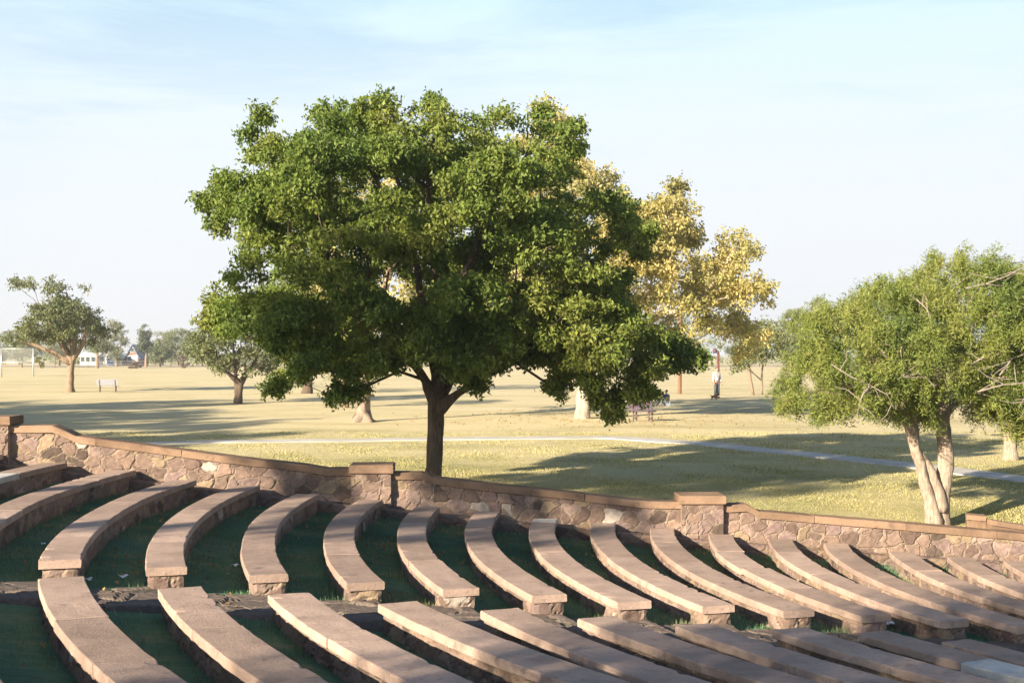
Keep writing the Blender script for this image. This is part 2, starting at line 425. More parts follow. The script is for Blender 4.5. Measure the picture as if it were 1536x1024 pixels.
def rubble_wall(name, P0, P1, nrm, zb, zt, step=.025, parent=None, seed=0.0, back=.36, size=(.30, .22)):
    """straight rubble wall: relief on the front, plain back and ends; zb, zt are functions of X"""
    L = np.linalg.norm(P1 - P0); n = max(2, int(L / step)); hmax = 1.3
    us = np.linspace(0, L, n)
    base = P0 + (P1 - P0) * (us / L)[:, None]
    b, t = zb(base[:, 0]), zt(base[:, 0])
    m = max(3, int(np.max(t - b) / step))
    fr = np.linspace(0, 1, m)
    Z = b[:, None] + (t - b)[:, None] * fr[None]
    U = np.repeat(us[:, None], m, 1)
    h, c = stones(U + seed * 3.7, Z, size, seed)
    h[:, -1] = 0; h[:, 0] = 0
    V = np.stack([base[:, None, 0] + nrm[0] * h, base[:, None, 1] + nrm[1] * h, Z], -1).reshape(-1, 3)
    i = np.arange(n - 1)[:, None] * m + np.arange(m - 1)[None]
    Q = np.stack([i, i + m, i + m + 1, i + 1], -1).reshape(-1, 4)
    nb = len(V)
    bk = base - np.asarray(nrm) * back
    VB = np.stack([np.c_[bk, b], np.c_[bk, t]], 1).reshape(-1, 3)
    j = np.arange(n - 1)
    QB = np.stack([nb + 2 * j + 2, nb + 2 * j, nb + 2 * j + 1, nb + 2 * j + 3], -1)
    top = np.stack([j * m + m - 1, (j + 1) * m + m - 1, nb + 2 * j + 3, nb + 2 * j + 1], -1)
    VE = []; QE = []; o2 = nb + len(VB)
    for e in (0, n - 1):
        cols = np.stack([np.c_[np.repeat(base[e][None], m, 0), Z[e]], np.c_[np.repeat(bk[e][None], m, 0), Z[e]]], 1).reshape(-1, 3)
        k0 = o2 + len(VE) * 2 * m
        VE.append(cols)
        for r in range(m - 1):
            QE.append((k0 + 2 * r, k0 + 2 * r + 2, k0 + 2 * r + 3, k0 + 2 * r + 1))
    cc = np.concatenate([c.reshape(-1, 3), np.tile([.3, .22, .18], (len(VB) + 4 * m, 1))])
    return mesh(name, np.concatenate([V, VB] + VE), np.concatenate([Q, QB, top, np.array(QE)]), mat=M['rubble'], parent=parent, col=cc, smooth=False)

def sweep(name, C, T, prof, mat, parent, closed_ends=True, rough=0.0, chips=()):
    """profile (offset along the side vector, height) swept along plan points C with side vectors T and heights in C[:,2]"""
    n, m = len(C), len(prof)
    V = np.zeros((n, m, 3))
    for j, (o, h) in enumerate(prof):
        V[:, j, 0] = C[:, 0] + T[:, 0] * o; V[:, j, 1] = C[:, 1] + T[:, 1] * o; V[:, j, 2] = C[:, 2] + h
    if rough:
        nz = RNG.normal(size=(n, m, 1)) * rough
        nz[1:-1] = (nz[:-2] + nz[1:-1] * 2 + nz[2:]) / 4
        V += nz * np.array([1, 1, .6])
    for grp in chips:                                # knocked-off bits along an arris
        hit = (RNG.random(n) < .05) * RNG.uniform(.3, 1, n)
        for j in grp:
            V[:, j, :2] -= T[:, :] * (np.sign(prof[j][0]) * hit * .026)[:, None]; V[:, j, 2] -= hit * .012
    i = np.arange(n - 1)[:, None] * m + np.arange(m)[None]
    j2 = np.arange(n - 1)[:, None] * m + (np.arange(m)[None] + 1) % m
    Q = np.stack([i, i + m, j2 + m, j2], -1).reshape(-1, 4)
    V = V.reshape(-1, 3)
    T3 = []
    a, b = len(V), len(V) + 1
    V = np.r_[V, V[:m].mean(0)[None], V[-m:].mean(0)[None]]
    for j in range(m):
        T3.append((a, j, (j + 1) % m)); T3.append((b, (n - 1) * m + (j + 1) % m, (n - 1) * m + j))
    return mesh(name, V, Q, T3, mat, parent)

# ------------------------------------------------------------------ side wall with pillars
def wpt(x):                                           # X on the wall front plane at a pixel column
    X = 0.0
    for _ in range(6): X = (x - CX0) * wall_y(X) / F
    return X
cop_px = [(-330, 596), (-120, 618), (-85, 637), (12, 637.5), (80, 637.5), (98, 645), (115, 653), (220, 667), (330, 682), (456, 697), (492, 703), (500, 702.5), (532, 702.5), (585, 708.5), (632, 708), (641, 711), (650, 715.5), (750, 727), (850, 737), (956, 749.5), (976, 751), (1026, 752), (1080, 757.5), (1119, 755.5), (1129, 760), (1139, 766), (1256, 776), (1428, 790), (1536, 800), (1700, 817), (1900, 838)]
cX = np.array([wpt(a) for a, _ in cop_px]); cZ = np.array([CZ - (b - HZ) * wall_y(wpt(a)) / F for a, b in cop_px])
def cop_top(X): return np.interp(X, cX, cZ)
COPT = .135
wall = tag(empty('stone_wall', (0, 25.9, 0)), 'long rubble stone wall with brown coping stepping down behind the bench ends', 'wall')
wall_inv = np.array([0, -25.9, 0])
def base_low(X): return np.minimum(bowl_z(X, wall_y(X)), -.05) - .35
wd = np.array([1, .03]); wd = wd / np.linalg.norm(wd); wn = np.array([wd[1], -wd[0]])
PIL = [(-28, 16, 624.5), (528, 587, 697), (1021, 1083, 743)]
PP = .13                                              # how far a pillar stands proud of the wall
def wp(x, off=0.0):
    X = wpt(x); return np.array([X, wall_y(X)]) + wn * off
runs = [(-330, -28), (16, 528), (587, 1021), (1083, 1900)]
copprof = [(.055, 0), (.055, COPT - .02), (.035, COPT), (-.40, COPT), (-.42, COPT - .02), (-.42, 0)]
for i, (a, b) in enumerate(runs):
    w = rubble_wall('wall_run', wp(a), wp(b), wn, base_low, lambda X: cop_top(X) - COPT, parent=wall, seed=i * 1.3)
    w.location = wall_inv
    # coping stones of about 1.6 m with open joints
    Xa, Xb = wpt(a), wpt(b)
    knots = [Xa]
    brk = [x for x in cX if Xa + .2 < x < Xb - .2]
    xs = Xa
    nst = max(1, round((Xb - Xa) / 1.7))
    for s in range(nst):
        u0 = Xa + (Xb - Xa) * s / nst + (.004 if s else .002); u1 = Xa + (Xb - Xa) * (s + 1) / nst - (.004 if s < nst - 1 else .002)
        if u1 - u0 < .05: continue
        xs = np.unique(np.r_[np.linspace(u0, u1, 14), [x for x in cX if u0 < x < u1]])
        C = np.c_[xs, wall_y(xs), cop_top(xs) - COPT + RNG.normal() * .004]
        o = sweep('coping', C, np.tile(wn, (len(xs), 1)), copprof, M['coping'], w, rough=.004)
        o.location = (0, 0, 0)
for i, (a, b, yt) in enumerate(PIL):
    c0, c1 = wp(a, PP), wp(b, PP)
    zt = CZ - (yt - HZ) * (c0[1] + c1[1]) / 2 / F
    p = rubble_wall('pillar', c0, c1, wn, base_low, lambda X: np.full_like(X, zt - .17), parent=wall, seed=20 + i * 2.1, back=.7, size=(.27, .22))
    p.location = wall_inv
    cm = (c0 + c1) / 2 - wn * .34
    mb = MB(); mb.box((cm[0], cm[1], zt - .085), (np.linalg.norm(c1 - c0) + .09, .80, .17), math.atan2(wd[1], wd[0]), .018)
    mb.build('cap', M['coping'], p)

# raised stone footing at the foot of the wall
def foot_top(X): return bowl_z(X, wall_y(X) - .2) + SEAT_H - .13
def footing():
    xs = np.arange(wpt(-330), wpt(1900), .03)
    prof = [(.0, -.5), (0, 0)] + [(t, 0) for t in np.linspace(.04, .42, 14)] + [(.42, 0)]
    # v runs over: front bottom, front top, across the top to the wall
    front, depth = .34, .36
    vs = np.r_[np.linspace(0, .45, 16), .45 + np.linspace(.02, depth, 14)]
    U = np.repeat(xs[:, None], len(vs), 1); Vv = np.repeat(vs[None], len(xs), 0)
    h, c = stones(U, Vv, (.5, .3), 44.0, .02)
    Z = np.where(Vv <= .45, foot_top(U) - .45 + Vv, foot_top(U))
    off = np.where(Vv <= .45, front + h, front - (Vv - .45))
    Z = Z + np.where(Vv > .45, h, 0)
    P = np.stack([U + wn[0] * off, wall_y(U) + wn[1] * off, Z], -1)
    n, m = U.shape
    i = np.arange(n - 1)[:, None] * m + np.arange(m - 1)[None]
    o = mesh('footing', P.reshape(-1, 3), np.stack([i, i + m, i + m + 1, i + 1], -1).reshape(-1, 4), mat=M['rubble'], parent=wall, col=c.reshape(-1, 3) * .8)
    o.location = wall_inv
footing()

# low wall on the lawn at the right
lw = tag(empty('low_stone_wall', (9.2, 27, 0)), 'low brown stone kerb wall with a stepped end on the lawn beside the cedar', 'wall')
def lowrun(pa, pb, za, zb):
    mb = MB()
    pa, pb = np.array(pa), np.array(pb)
    L = np.linalg.norm(pb - pa); n = 12
    d = (pb - pa) / L; sdv = np.array([d[1], -d[0]])
    C = np.c_[pa + (pb - pa) * np.linspace(0, 1, n)[:, None], np.linspace(za, zb, n)]
    return C, np.tile(sdv, (n, 1))
A = px(1449, 770, 27.5); B = px(1478, 772.5, 27.4); Cc = px(1482, 778, 27.2); Dd = px(1620, 800, 27.4)
for (p, q) in ((A, B), (Cc, Dd)):
    C, T = lowrun(p[:2], q[:2], p[2] - .1, q[2] - .1)
    w = sweep('masonry', np.c_[C[:, :2], C[:, 2] - .5], T, [(.15, 0), (.16, .25), (.15, .5), (-.15, .5), (-.16, .25), (-.15, 0)], M['coping'], lw, rough=.008)
    w.location = (-9.2, -27, 0)
    c = sweep('coping', C, T, [(.19, .0), (.19, .08), (.17, .1), (-.17, .1), (-.19, .08), (-.19, 0)], M['coping'], w, rough=.004)

# ------------------------------------------------------------------ curved benches
W_SLAB = .47
def bp(x, y, z):                                     # point at height z seen at pixel x, y
    Y = (CZ - z) * F / (y - HZ)
    return np.array([(x - CX0) * Y / F, Y])
rear = {  # bench number: wall-end and aisle-end middle of the seat top, in pixels
    2: ((186, 704.5), None), 3: ((277, 719.3), (90, 840)), 4: ((372, 728), (250, 850.5)), 5: ((461.5, 740.4), (404, 861.2)), 6: ((555.5, 749.5), (549.3, 872.5)),
    7: ((642, 760.2), (690.5, 882.5)), 8: ((731, 767.3), (825, 892)), 9: ((818.6, 777.8), (951.6, 901.8)), 10: ((906.5, 783.7), (1078.4, 907.8)),
    11: ((993.5, 791.2), (1198.5, 914.7)), 12: ((1081, 801), (1314.3, 921.9)), 13: ((1169.6, 807.5), (1433, 930.2)), 14: ((1254, 814.5), (1546, 938.6))}
near = {3: ((90.4, 865.6), (228, 1024)), 4: ((270, 881), (420, 1008)), 5: ((435.3, 890.2), (641, 1013)), 6: ((596.3, 903.2), (790, 985)), 7: ((748.8, 913), None),
        8: ((893.8, 925.3), (1145, 1010.5)), 9: ((1039.8, 936), None), 10: ((1183, 941.8), None), 11: ((1309.7, 947), None), 12: ((1434.5, 960), None)}
def on_model(k, th):
    r = R_of(k) - W_SLAB / 2
    return CC + r * np.array([math.cos(th), math.sin(th)])
def ang(p): return math.atan2(p[1] - CC[1], p[0] - CC[0]) % (2 * math.pi)
def arc(A, B, R, n):
    """points from A to B on the circle of radius R whose centre lies on the stage side"""
    A, B = np.asarray(A), np.asarray(B)
    mid = (A + B) / 2; d = B - A; L = np.linalg.norm(d)
    nrm = np.array([-d[1], d[0]]) / L
    if np.dot(nrm, CC - mid) < 0: nrm = -nrm
    c = mid + nrm * math.sqrt(max(R * R - L * L / 4, .01))
    a0 = math.atan2(A[1] - c[1], A[0] - c[0]); a1 = math.atan2(B[1] - c[1], B[0] - c[0])
    if a1 - a0 > math.pi: a1 -= 2 * math.pi
    if a0 - a1 > math.pi: a1 += 2 * math.pi
    t = np.linspace(a0, a1, n)
    return np.c_[c[0] + R * np.cos(t), c[1] + R * np.sin(t)], np.c_[np.cos(t), np.sin(t)]

SLAB_T = .098
def slab_prof():
    w, t, b = W_SLAB / 2, SLAB_T, .012
    P = [(w - .006, 0), (w, b), (w, t - b), (w - b * .4, t - b * .35), (w - b, t), (.12, t + .001), (0, t), (-.12, t + .001), (-w + b, t), (-w + b * .4, t - b * .35), (-w, t - b), (-w, b), (-w + .006, 0), (0, 0)]
    return [(o, h - t) for o, h in P]
def make_bench(k, A, B, label, pale=None, shift=None, slabs=None, first=None):
    zt = seat_z(k)
    R = R_of(k) - W_SLAB / 2
    dense, _ = arc(A, B, R, 200)
    L = np.linalg.norm(np.diff(dense, axis=0), axis=1).sum()
    mid = dense[100]
    root = empty('stone_bench', (mid[0], mid[1], float(bowl_z(mid[0], mid[1]))))
    inv = -np.array(root.location)
    tag(root, label, 'bench', 'curved stone benches in rows on the terraces')
    ns = slabs or max(2, round(L / 2.2))
    cuts = np.linspace(0, 1, ns + 1); cuts[1:-1] += RNG.normal(size=ns - 1) * .012
    if first: cuts[1] = first
    for s in range(ns):
        g = .002 / L
        n = max(8, int((cuts[s + 1] - cuts[s]) * L / .09))
        t0, t1 = cuts[s] + (g if s else 0), cuts[s + 1] - (g if s < ns - 1 else 0)
        P, T = arc(A, B, R, 4001)
        idx = np.linspace(t0 * 4000, t1 * 4000, n).astype(int)
        P, T = P[idx], T[idx]
        lat = RNG.normal() * .005
        if shift and s in shift: lat = shift[s]
        C = np.c_[P + T * lat, np.full(n, zt + RNG.normal() * .0025)]
        m = M['slab_pale'] if pale and s in pale else M['slab']
        o = sweep('seat_slab', C, T, slab_prof(), m, root, rough=.0022, chips=((2, 3, 4), (8, 9, 10)))
        o.location = inv
        if m is M['slab_pale']: o['label'] = 'pale grey replaced slab'
    # rubble base
    inset, hw = .10, W_SLAB / 2 - .055
    n = max(20, int(L / .04))
    P, T = arc(A, B, R, n + 1)
    ti = int(round(.05 / L * n)); P, T = P[ti:-ti or None], T[ti:-ti or None]
    ne = 12
    e = np.linspace(1, -1, ne)[1:-1, None]
    loop = np.concatenate([P + T * hw, P[-1] + T[-1] * hw * e, (P - T * hw)[::-1], P[0] - T[0] * hw * e])
    tan0 = (P[1] - P[0]) / np.linalg.norm(P[1] - P[0]); tan1 = (P[-1] - P[-2]) / np.linalg.norm(P[-1] - P[-2])
    nr = np.concatenate([T, np.repeat(tan1[None], ne - 2, 0), -T[::-1], np.repeat(-tan0[None], ne - 2, 0)])
    u = np.r_[0, np.cumsum(np.linalg.norm(np.diff(loop, axis=0), axis=1))]
    zb = bowl_z(loop[:, 0], loop[:, 1]) - .12
    m = 11
    Z = zb[:, None] + (zt - SLAB_T - .003 - zb)[:, None] * np.linspace(0, 1, m)[None]
    h, c = stones(np.repeat(u[:, None], m, 1), Z, (.3, .17), k * 1.7 + A[0], .02)
    nx = np.repeat(nr[:, None], m, 1)
    V = np.stack([loop[:, None, 0] + nx[..., 0] * h, loop[:, None, 1] + nx[..., 1] * h, Z], -1)
    nl = len(loop)
    i = np.arange(nl)[:, None] * m + np.arange(m - 1)[None]
    i2 = ((np.arange(nl) + 1) % nl)[:, None] * m + np.arange(m - 1)[None]
    o = mesh('base', V.reshape(-1, 3), np.stack([i, i2, i2 + 1, i + 1], -1).reshape(-1, 4), mat=M['rubble'], parent=root, col=c.reshape(-1, 3))
    o.location = inv
    return dict(A=A, B=B, k=k)
ORD = ['', 'first', 'second', 'third', 'fourth', 'fifth', 'sixth', 'seventh', 'eighth', 'ninth', 'tenth', 'eleventh', 'twelfth', 'thirteenth', 'fourteenth', 'fifteenth', 'sixteenth']
TH_W, TH_N = {}, {}
ends = {}
for k, (w, a) in rear.items():
    z = seat_z(k)
    ends[k] = [bp(*w, z), bp(*a, z) if a else None]
wy = np.polyfit([ends[k][0][0] for k in ends], [ends[k][0][1] - wall_y(ends[k][0][0]) for k in ends], 1)
print('bench end to wall', wy, [round(float(ends[k][0][1] - wall_y(ends[k][0][0])), 2) for k in ends])
thn = np.polyfit([k for k in ends if ends[k][1] is not None], [ang(ends[k][1]) for k in ends if ends[k][1] is not None], 2)
for k in (0, 1, 2, 15, 16, 17):
    r = R_of(k) - W_SLAB / 2
    if k not in ends: ends[k] = [None, None]
    if ends[k][0] is None:
        yy = 25.52; dx = math.sqrt(max(r * r - (yy - CC[1]) ** 2, 0)); ends[k][0] = np.array([CC[0] - dx, yy])
    if ends[k][1] is None: ends[k][1] = on_model(k, np.polyval(thn, k))
rear_labels = {
    0: 'topmost curved stone bench by the end pillar of the wall', 1: 'high curved stone bench with a pale grey slab near the wall',
    2: 'curved stone bench leaving the picture at the left below the pale slab bench',
    3: 'curved stone bench whose aisle end meets the front-row bench at the far left', 4: 'curved stone bench with squat stone end, third right of the pale slab bench',
    5: 'short sharply curving bench, its wall end left of the middle pillar', 6: 'curved bench whose far end touches the front of the middle pillar',
    7: 'curved bench ending at the wall just right of the middle pillar', 8: 'curved bench ending under the sloping coping, right of the tree trunk',
    9: 'curved bench with a pale square slab at its wall end', 10: 'curved bench next to the right of the one with a pale end slab',
    11: 'long curved bench ending at the wall just left of the right-hand pillar', 12: 'long bench with a notch in its inner edge beside the right-hand pillar',
    13: 'long bench starting at the wall right of the notched bench', 14: 'long bench starting at the wall below the two-trunked cedar, left one of a pair',
    15: 'long bench starting at the wall below the cedar trunks, right of its pair', 16: 'long bench starting at the wall near the right edge of the picture', 17: 'last long bench along the wall at the right edge'}
for k in range(0, 18):
    A, B = ends[k]
    make_bench(k, A, B, rear_labels[k], pale={1: {1, 2}, 9: {0}}.get(k), shift={12: {1: .05, 0: -.0}}.get(k), slabs={9: 6, 12: 4}.get(k), first={9: .055}.get(k))
starts = {k: bp(*v[0], seat_z(k)) for k, v in near.items()}
ths = np.polyfit(list(starts), [ang(p) for p in starts.values()], 2)
near_labels = {2: 'front bench cut by the lower left corner of the picture', 3: 'front bench continuing the far left bench across the aisle', 4: 'front bench second across the aisle, dappled shade on top',
    5: 'front bench third across the aisle from the left', 6: 'front bench fourth across the aisle, leaving at the bottom middle', 7: 'front bench fifth across the aisle, opposite the bench by the middle pillar',
    8: 'front bench sixth across the aisle, mostly in bluish shade', 9: 'shaded front bench seventh across the aisle', 10: 'shaded front bench left of the one with a pale slab',
    11: 'shaded front bench with one pale bluish slab at the lower right', 12: 'shaded front bench right of the pale slabbed one, at the right edge', 13: 'front bench beyond the right edge bench, shaded'}
near_ends = {}
for k in range(2, 13):
    r = R_of(k) - W_SLAB / 2
    A = starts[k] if k in starts else on_model(k, np.polyval(ths, k))
    th0 = ang(A)
    arcL = 13.5 if k < 6 else 15
    if k in near and near[k][1]:
        P = bp(*near[k][1], seat_z(k))
        # circle through A and P, carried on
        d = P - A; L = np.linalg.norm(d); mid = (A + P) / 2; nn = np.array([-d[1], d[0]]) / L
        if np.dot(nn, CC - mid) < 0: nn = -nn
        c = mid + nn * math.sqrt(r * r - L * L / 4)
    else:
        c = A - r * np.array([math.cos(th0), math.sin(th0)])
    a0 = math.atan2(A[1] - c[1], A[0] - c[0]); B = c + r * np.array([math.cos(a0 + arcL / r), math.sin(a0 + arcL / r)])
    near_ends[k] = A
    make_bench(k, A, B, near_labels[k], pale={11: {1, 2}}.get(k), slabs={11: 9}.get(k))

# ------------------------------------------------------------------ aisle of stone flags between the two blocks of benches
def aisle():
    ks = np.arange(1.2, 17.6, .025)
    V = []; U = []; 
    nv = 50
    thA = np.array([ang(on_model(k, np.polyval(thn, k))) for k in ks])
    a = np.array([on_model(k, np.polyval(thn, k)) for k in ks]); b = np.array([on_model(k, np.polyval(ths, k)) for k in ks])
    fr = np.linspace(-.22, 1.02, nv)
    P = a[:, None] + (b - a)[:, None] * fr[None, :, None]
    gz = bowl_z(P[..., 0], P[..., 1])
    st = np.floor(ks - .1); fracs = (ks - .1) - st
    zstep = seat_z(st + .55 + .1) - SEAT_H
    blend = .75
    Z = gz * (1 - blend) + zstep[:, None] * blend + .0
    # smooth risers
    u = np.repeat((ks * 1.2)[:, None], nv, 1); v = np.repeat((fr * np.linalg.norm(b - a, axis=1).mean())[None], len(ks), 0)
    h, c = stones(u, v, (.6, .42), 71.0, .03)
    edge = np.minimum(fr + .22, 1.02 - fr); ed = ss(0, .16, edge)[None]
    Z = Z + h * 1.0 + .02 - .12 * (1 - ed)
    c = c * .55 + np.array([.24, .215, .19]) * .45
    n, m = Z.shape
    i = np.arange(n - 1)[:, None] * m + np.arange(m - 1)[None]
    o = mesh('aisle_path', np.concatenate([P, Z[..., None]], -1).reshape(-1, 3), np.stack([i, i + m, i + m + 1, i + 1], -1).reshape(-1, 4), mat=M['rubble'], col=(c * .62).reshape(-1, 3))
    tag(o, kind='structure')
aisle()
# ------------------------------------------------------------------ trees
def pip(poly, x, y):
    poly = np.asarray(poly, float); n = len(poly); ins = np.zeros(x.shape, bool); j = n - 1
    for i in range(n):
        xi, yi = poly[i]; xj, yj = poly[j]
        c = ((yi > y) != (yj > y)) & (x < (xj - xi) * (y - yi) / (yj - yi + 1e-12) + xi)
        ins ^= c; j = i
    return ins
def edge_dist(poly, x, y):
    poly = np.asarray(poly, float); best = np.full(x.shape, 1e9)
    for i in range(len(poly)):
        a, b = poly[i], poly[(i + 1) % len(poly)]
        d = b - a; t = np.clip(((x - a[0]) * d[0] + (y - a[1]) * d[1]) / (d @ d + 1e-12), 0, 1)
        best = np.minimum(best, np.hypot(x - a[0] - t * d[0], y - a[1] - t * d[1]))
    return best
def clump_centres(poly, n, depth, inset, shell=.75, minsep=0.0, gaps=0, gap_r=.8):
    """clump centres inside a crown with this side view; poly in metres (x, z) round the trunk foot"""
    poly = np.asarray(poly, float); lo, hi = poly.min(0), poly.max(0)
    out = []; tries = 0
    G = [(RNG.uniform(lo, hi), RNG.uniform(-depth, depth)) for _ in range(gaps)]
    while len(out) < n and tries < 400:
        tries += 1
        x = RNG.uniform(lo[0], hi[0], 400); z = RNG.uniform(lo[1], hi[1], 400)
        e = edge_dist(poly, x, z)
        ok = pip(poly, x, z) & (e > inset * RNG.uniform(.55, 1.15, 400))
        emax = max(e[ok].max() if ok.any() else 1, 1e-3)
        hd = depth * np.sqrt(np.clip(1 - (1 - np.clip(e / (depth * .9), 0, 1)) ** 2, 0, 1))
        sgn = RNG.choice([-1, 1], 400)
        r = np.where(RNG.random(400) < shell, RNG.uniform(.68, 1, 400), RNG.uniform(0, .68, 400))
        y = sgn * r * hd
        for i in np.nonzero(ok)[0]:
            p = np.array([x[i], y[i], z[i]])
            if any((p[0] - g[0]) ** 2 + (p[2] - g[1]) ** 2 + (p[1] - gy_) ** 2 * .2 < gap_r ** 2 for g, gy_ in G): continue
            if minsep and out and np.min(np.sum((np.array(out) - p) ** 2, 1)) < minsep ** 2: continue
            out.append(p)
            if len(out) >= n: break
    return np.array(out)
def leaves(C, rad, per, size, droop=.3, squash=(1, 1, .75), aspect=.5, up=.5, hang=0.0):
    """leaf blades in clumps round the centres C"""
    n = len(C); cnt = np.maximum(3, (per * (rad / rad.mean()) ** 2 * RNG.uniform(.7, 1.3, n)).astype(int))
    idx = np.repeat(np.arange(n), cnt); m = len(idx)
    d = RNG.normal(size=(m, 3)); d /= np.linalg.norm(d, axis=1)[:, None]
    r = RNG.random(m) ** .45
    off = d * r[:, None] * rad[idx][:, None] * np.array(squash)
    # a few leading twigs per clump make the outline ragged
    tw = RNG.normal(size=(n, 4, 3)); tw /= np.linalg.norm(tw, axis=2)[..., None]
    pick = RNG.integers(0, 4, m); on = RNG.random(m) < .45
    tdir = tw[idx, pick]
    toff = tdir * (RNG.random(m) * 1.3)[:, None] * rad[idx][:, None] * np.array(squash) + RNG.normal(size=(m, 3)) * .13 * rad[idx][:, None]
    off = np.where(on[:, None], toff, off)
    if hang: off[:, 2] -= hang * rad[idx] * RNG.random(m) * np.abs(off[:, 0] ** 2 + off[:, 1] ** 2) / (rad[idx] ** 2)
    P = C[idx] + off
    ax = d * .7 + RNG.normal(size=(m, 3)) * .8 + np.array([0, 0, -droop * 2]); ax /= np.linalg.norm(ax, axis=1)[:, None]
    nr = d * 1.0 + RNG.normal(size=(m, 3)) * .55 + np.array([0, 0, up])
    nr -= (nr * ax).sum(1)[:, None] * ax; nr /= np.linalg.norm(nr, axis=1)[:, None] + 1e-9
    sd_ = np.cross(ax, nr)
    L = size * RNG.uniform(.65, 1.35, m); w = L * aspect
    k = RNG.uniform(-.05, .22, m) * L
    V = np.stack([P - ax * (L / 2)[:, None], P + sd_ * (w / 2)[:, None] + nr * k[:, None], P + ax * (L / 2)[:, None], P - sd_ * (w / 2)[:, None] + nr * k[:, None]], 1)
    return V.reshape(-1, 3), np.arange(m * 4).reshape(-1, 4)
class Skel:
    def __init__(s): s.P = []; s.par = []; s.r0 = []; s.len = []
    def add(s, p, par, r0=0.0):
        s.P.append(np.asarray(p, float)); s.par.append(par); s.r0.append(r0)
        s.len.append(0 if par < 0 else s.len[par] + np.linalg.norm(s.P[-1] - s.P[par])); return len(s.P) - 1
    def line(s, pts, rads, start=-1, sub=3):
        last = start
        pts = [np.asarray(p, float) for p in pts]
        for i, p in enumerate(pts):
            if last < 0: last = s.add(p, -1, rads[i]); continue
            a = s.P[last]; ra = rads[i - 1] if i else s.r0[last]
            for k in range(1, sub + 1):
                t = k / sub
                q = a + (p - a) * t + (RNG.normal(size=3) * .02 * np.linalg.norm(p - a) if k < sub else 0)
                last = s.add(q, last, ra + (rads[i] - ra) * t)
        return last
    def grow(s, C, first=0, bf=.35, step=.55, sag=.0, wob=.10):
        c0 = s.P[first]
        for c in C[np.argsort(np.linalg.norm(C - c0, axis=1))]:
            A = np.array(s.P[first:]); d = np.linalg.norm(A - c, axis=1)
            cost = d + bf * np.array(s.len[first:]) + np.where(A[:, 2] > c[2] + .3, .6, 0)
            i = first + int(np.argmin(cost)); a = s.P[i]; L = np.linalg.norm(c - a)
            n = max(1, int(L / step)); last = i
            for k in range(1, n + 1):
                t = k / n
                q = a + (c - a) * t + np.array([0, 0, (sag + .10) * L * math.sin(math.pi * t)]) + (RNG.normal(size=3) * wob * L / n if k < n else 0)
                last = s.add(q, last)
    def radii(s, tip=.012, ex=2.3):
        n = len(s.P); acc = np.zeros(n); kids = np.zeros(n, int)
        for i in range(n):
            if s.par[i] >= 0: kids[s.par[i]] += 1
        for i in range(n - 1, -1, -1):
            if kids[i] == 0: acc[i] += tip ** ex
            if s.par[i] >= 0: acc[s.par[i]] += acc[i]
        r = acc ** (1 / ex)
        return np.maximum(np.minimum(r, 9), np.array(s.r0)), kids
    def mesh(s, name, mat, parent, tip=.012, flare=None, cap=None):
        r, kids = s.radii(tip)
        if cap:
            r = np.where(np.array(s.r0) > 0, np.array(s.r0), np.minimum(r, cap))
        ch = [[] for _ in s.P]
        for i, p in enumerate(s.par):
            if p >= 0: ch[p].append(i)
        for l in ch: l.sort(key=lambda j: -r[j])
        mb = MB(); stack = [(i, None) for i, q in enumerate(s.par) if q < 0]
        while stack:
            i, pre = stack.pop()
            chain = ([pre] if pre is not None else []) + [i]
            while ch[i]:
                for j in ch[i][1:]: stack.append((j, i))
                i = ch[i][0]; chain.append(i)
            P = np.array([s.P[j] for j in chain]); R = np.array([r[j] for j in chain])
            if pre is not None: R[0] = min(R[0], R[1] * 1.25)
            if len(chain) < 2: continue
            mb.tube(P, R, 20 if R.max() > .12 else (7 if R.max() > .04 else 4), jit=.04 if R.max() > .08 else 0)
        return mb.build(name, mat, parent, smooth=True)
def local(poly, Y, base):
    return [((x - CX0) * Y / F - base[0], CZ - (y - HZ) * Y / F - base[2]) for x, y in poly]
def loc(p, Y, base): return np.array([(p[0] - CX0) * Y / F - base[0], p[2] if len(p) > 2 else 0.0, CZ - (p[1] - HZ) * Y / F - base[2]])

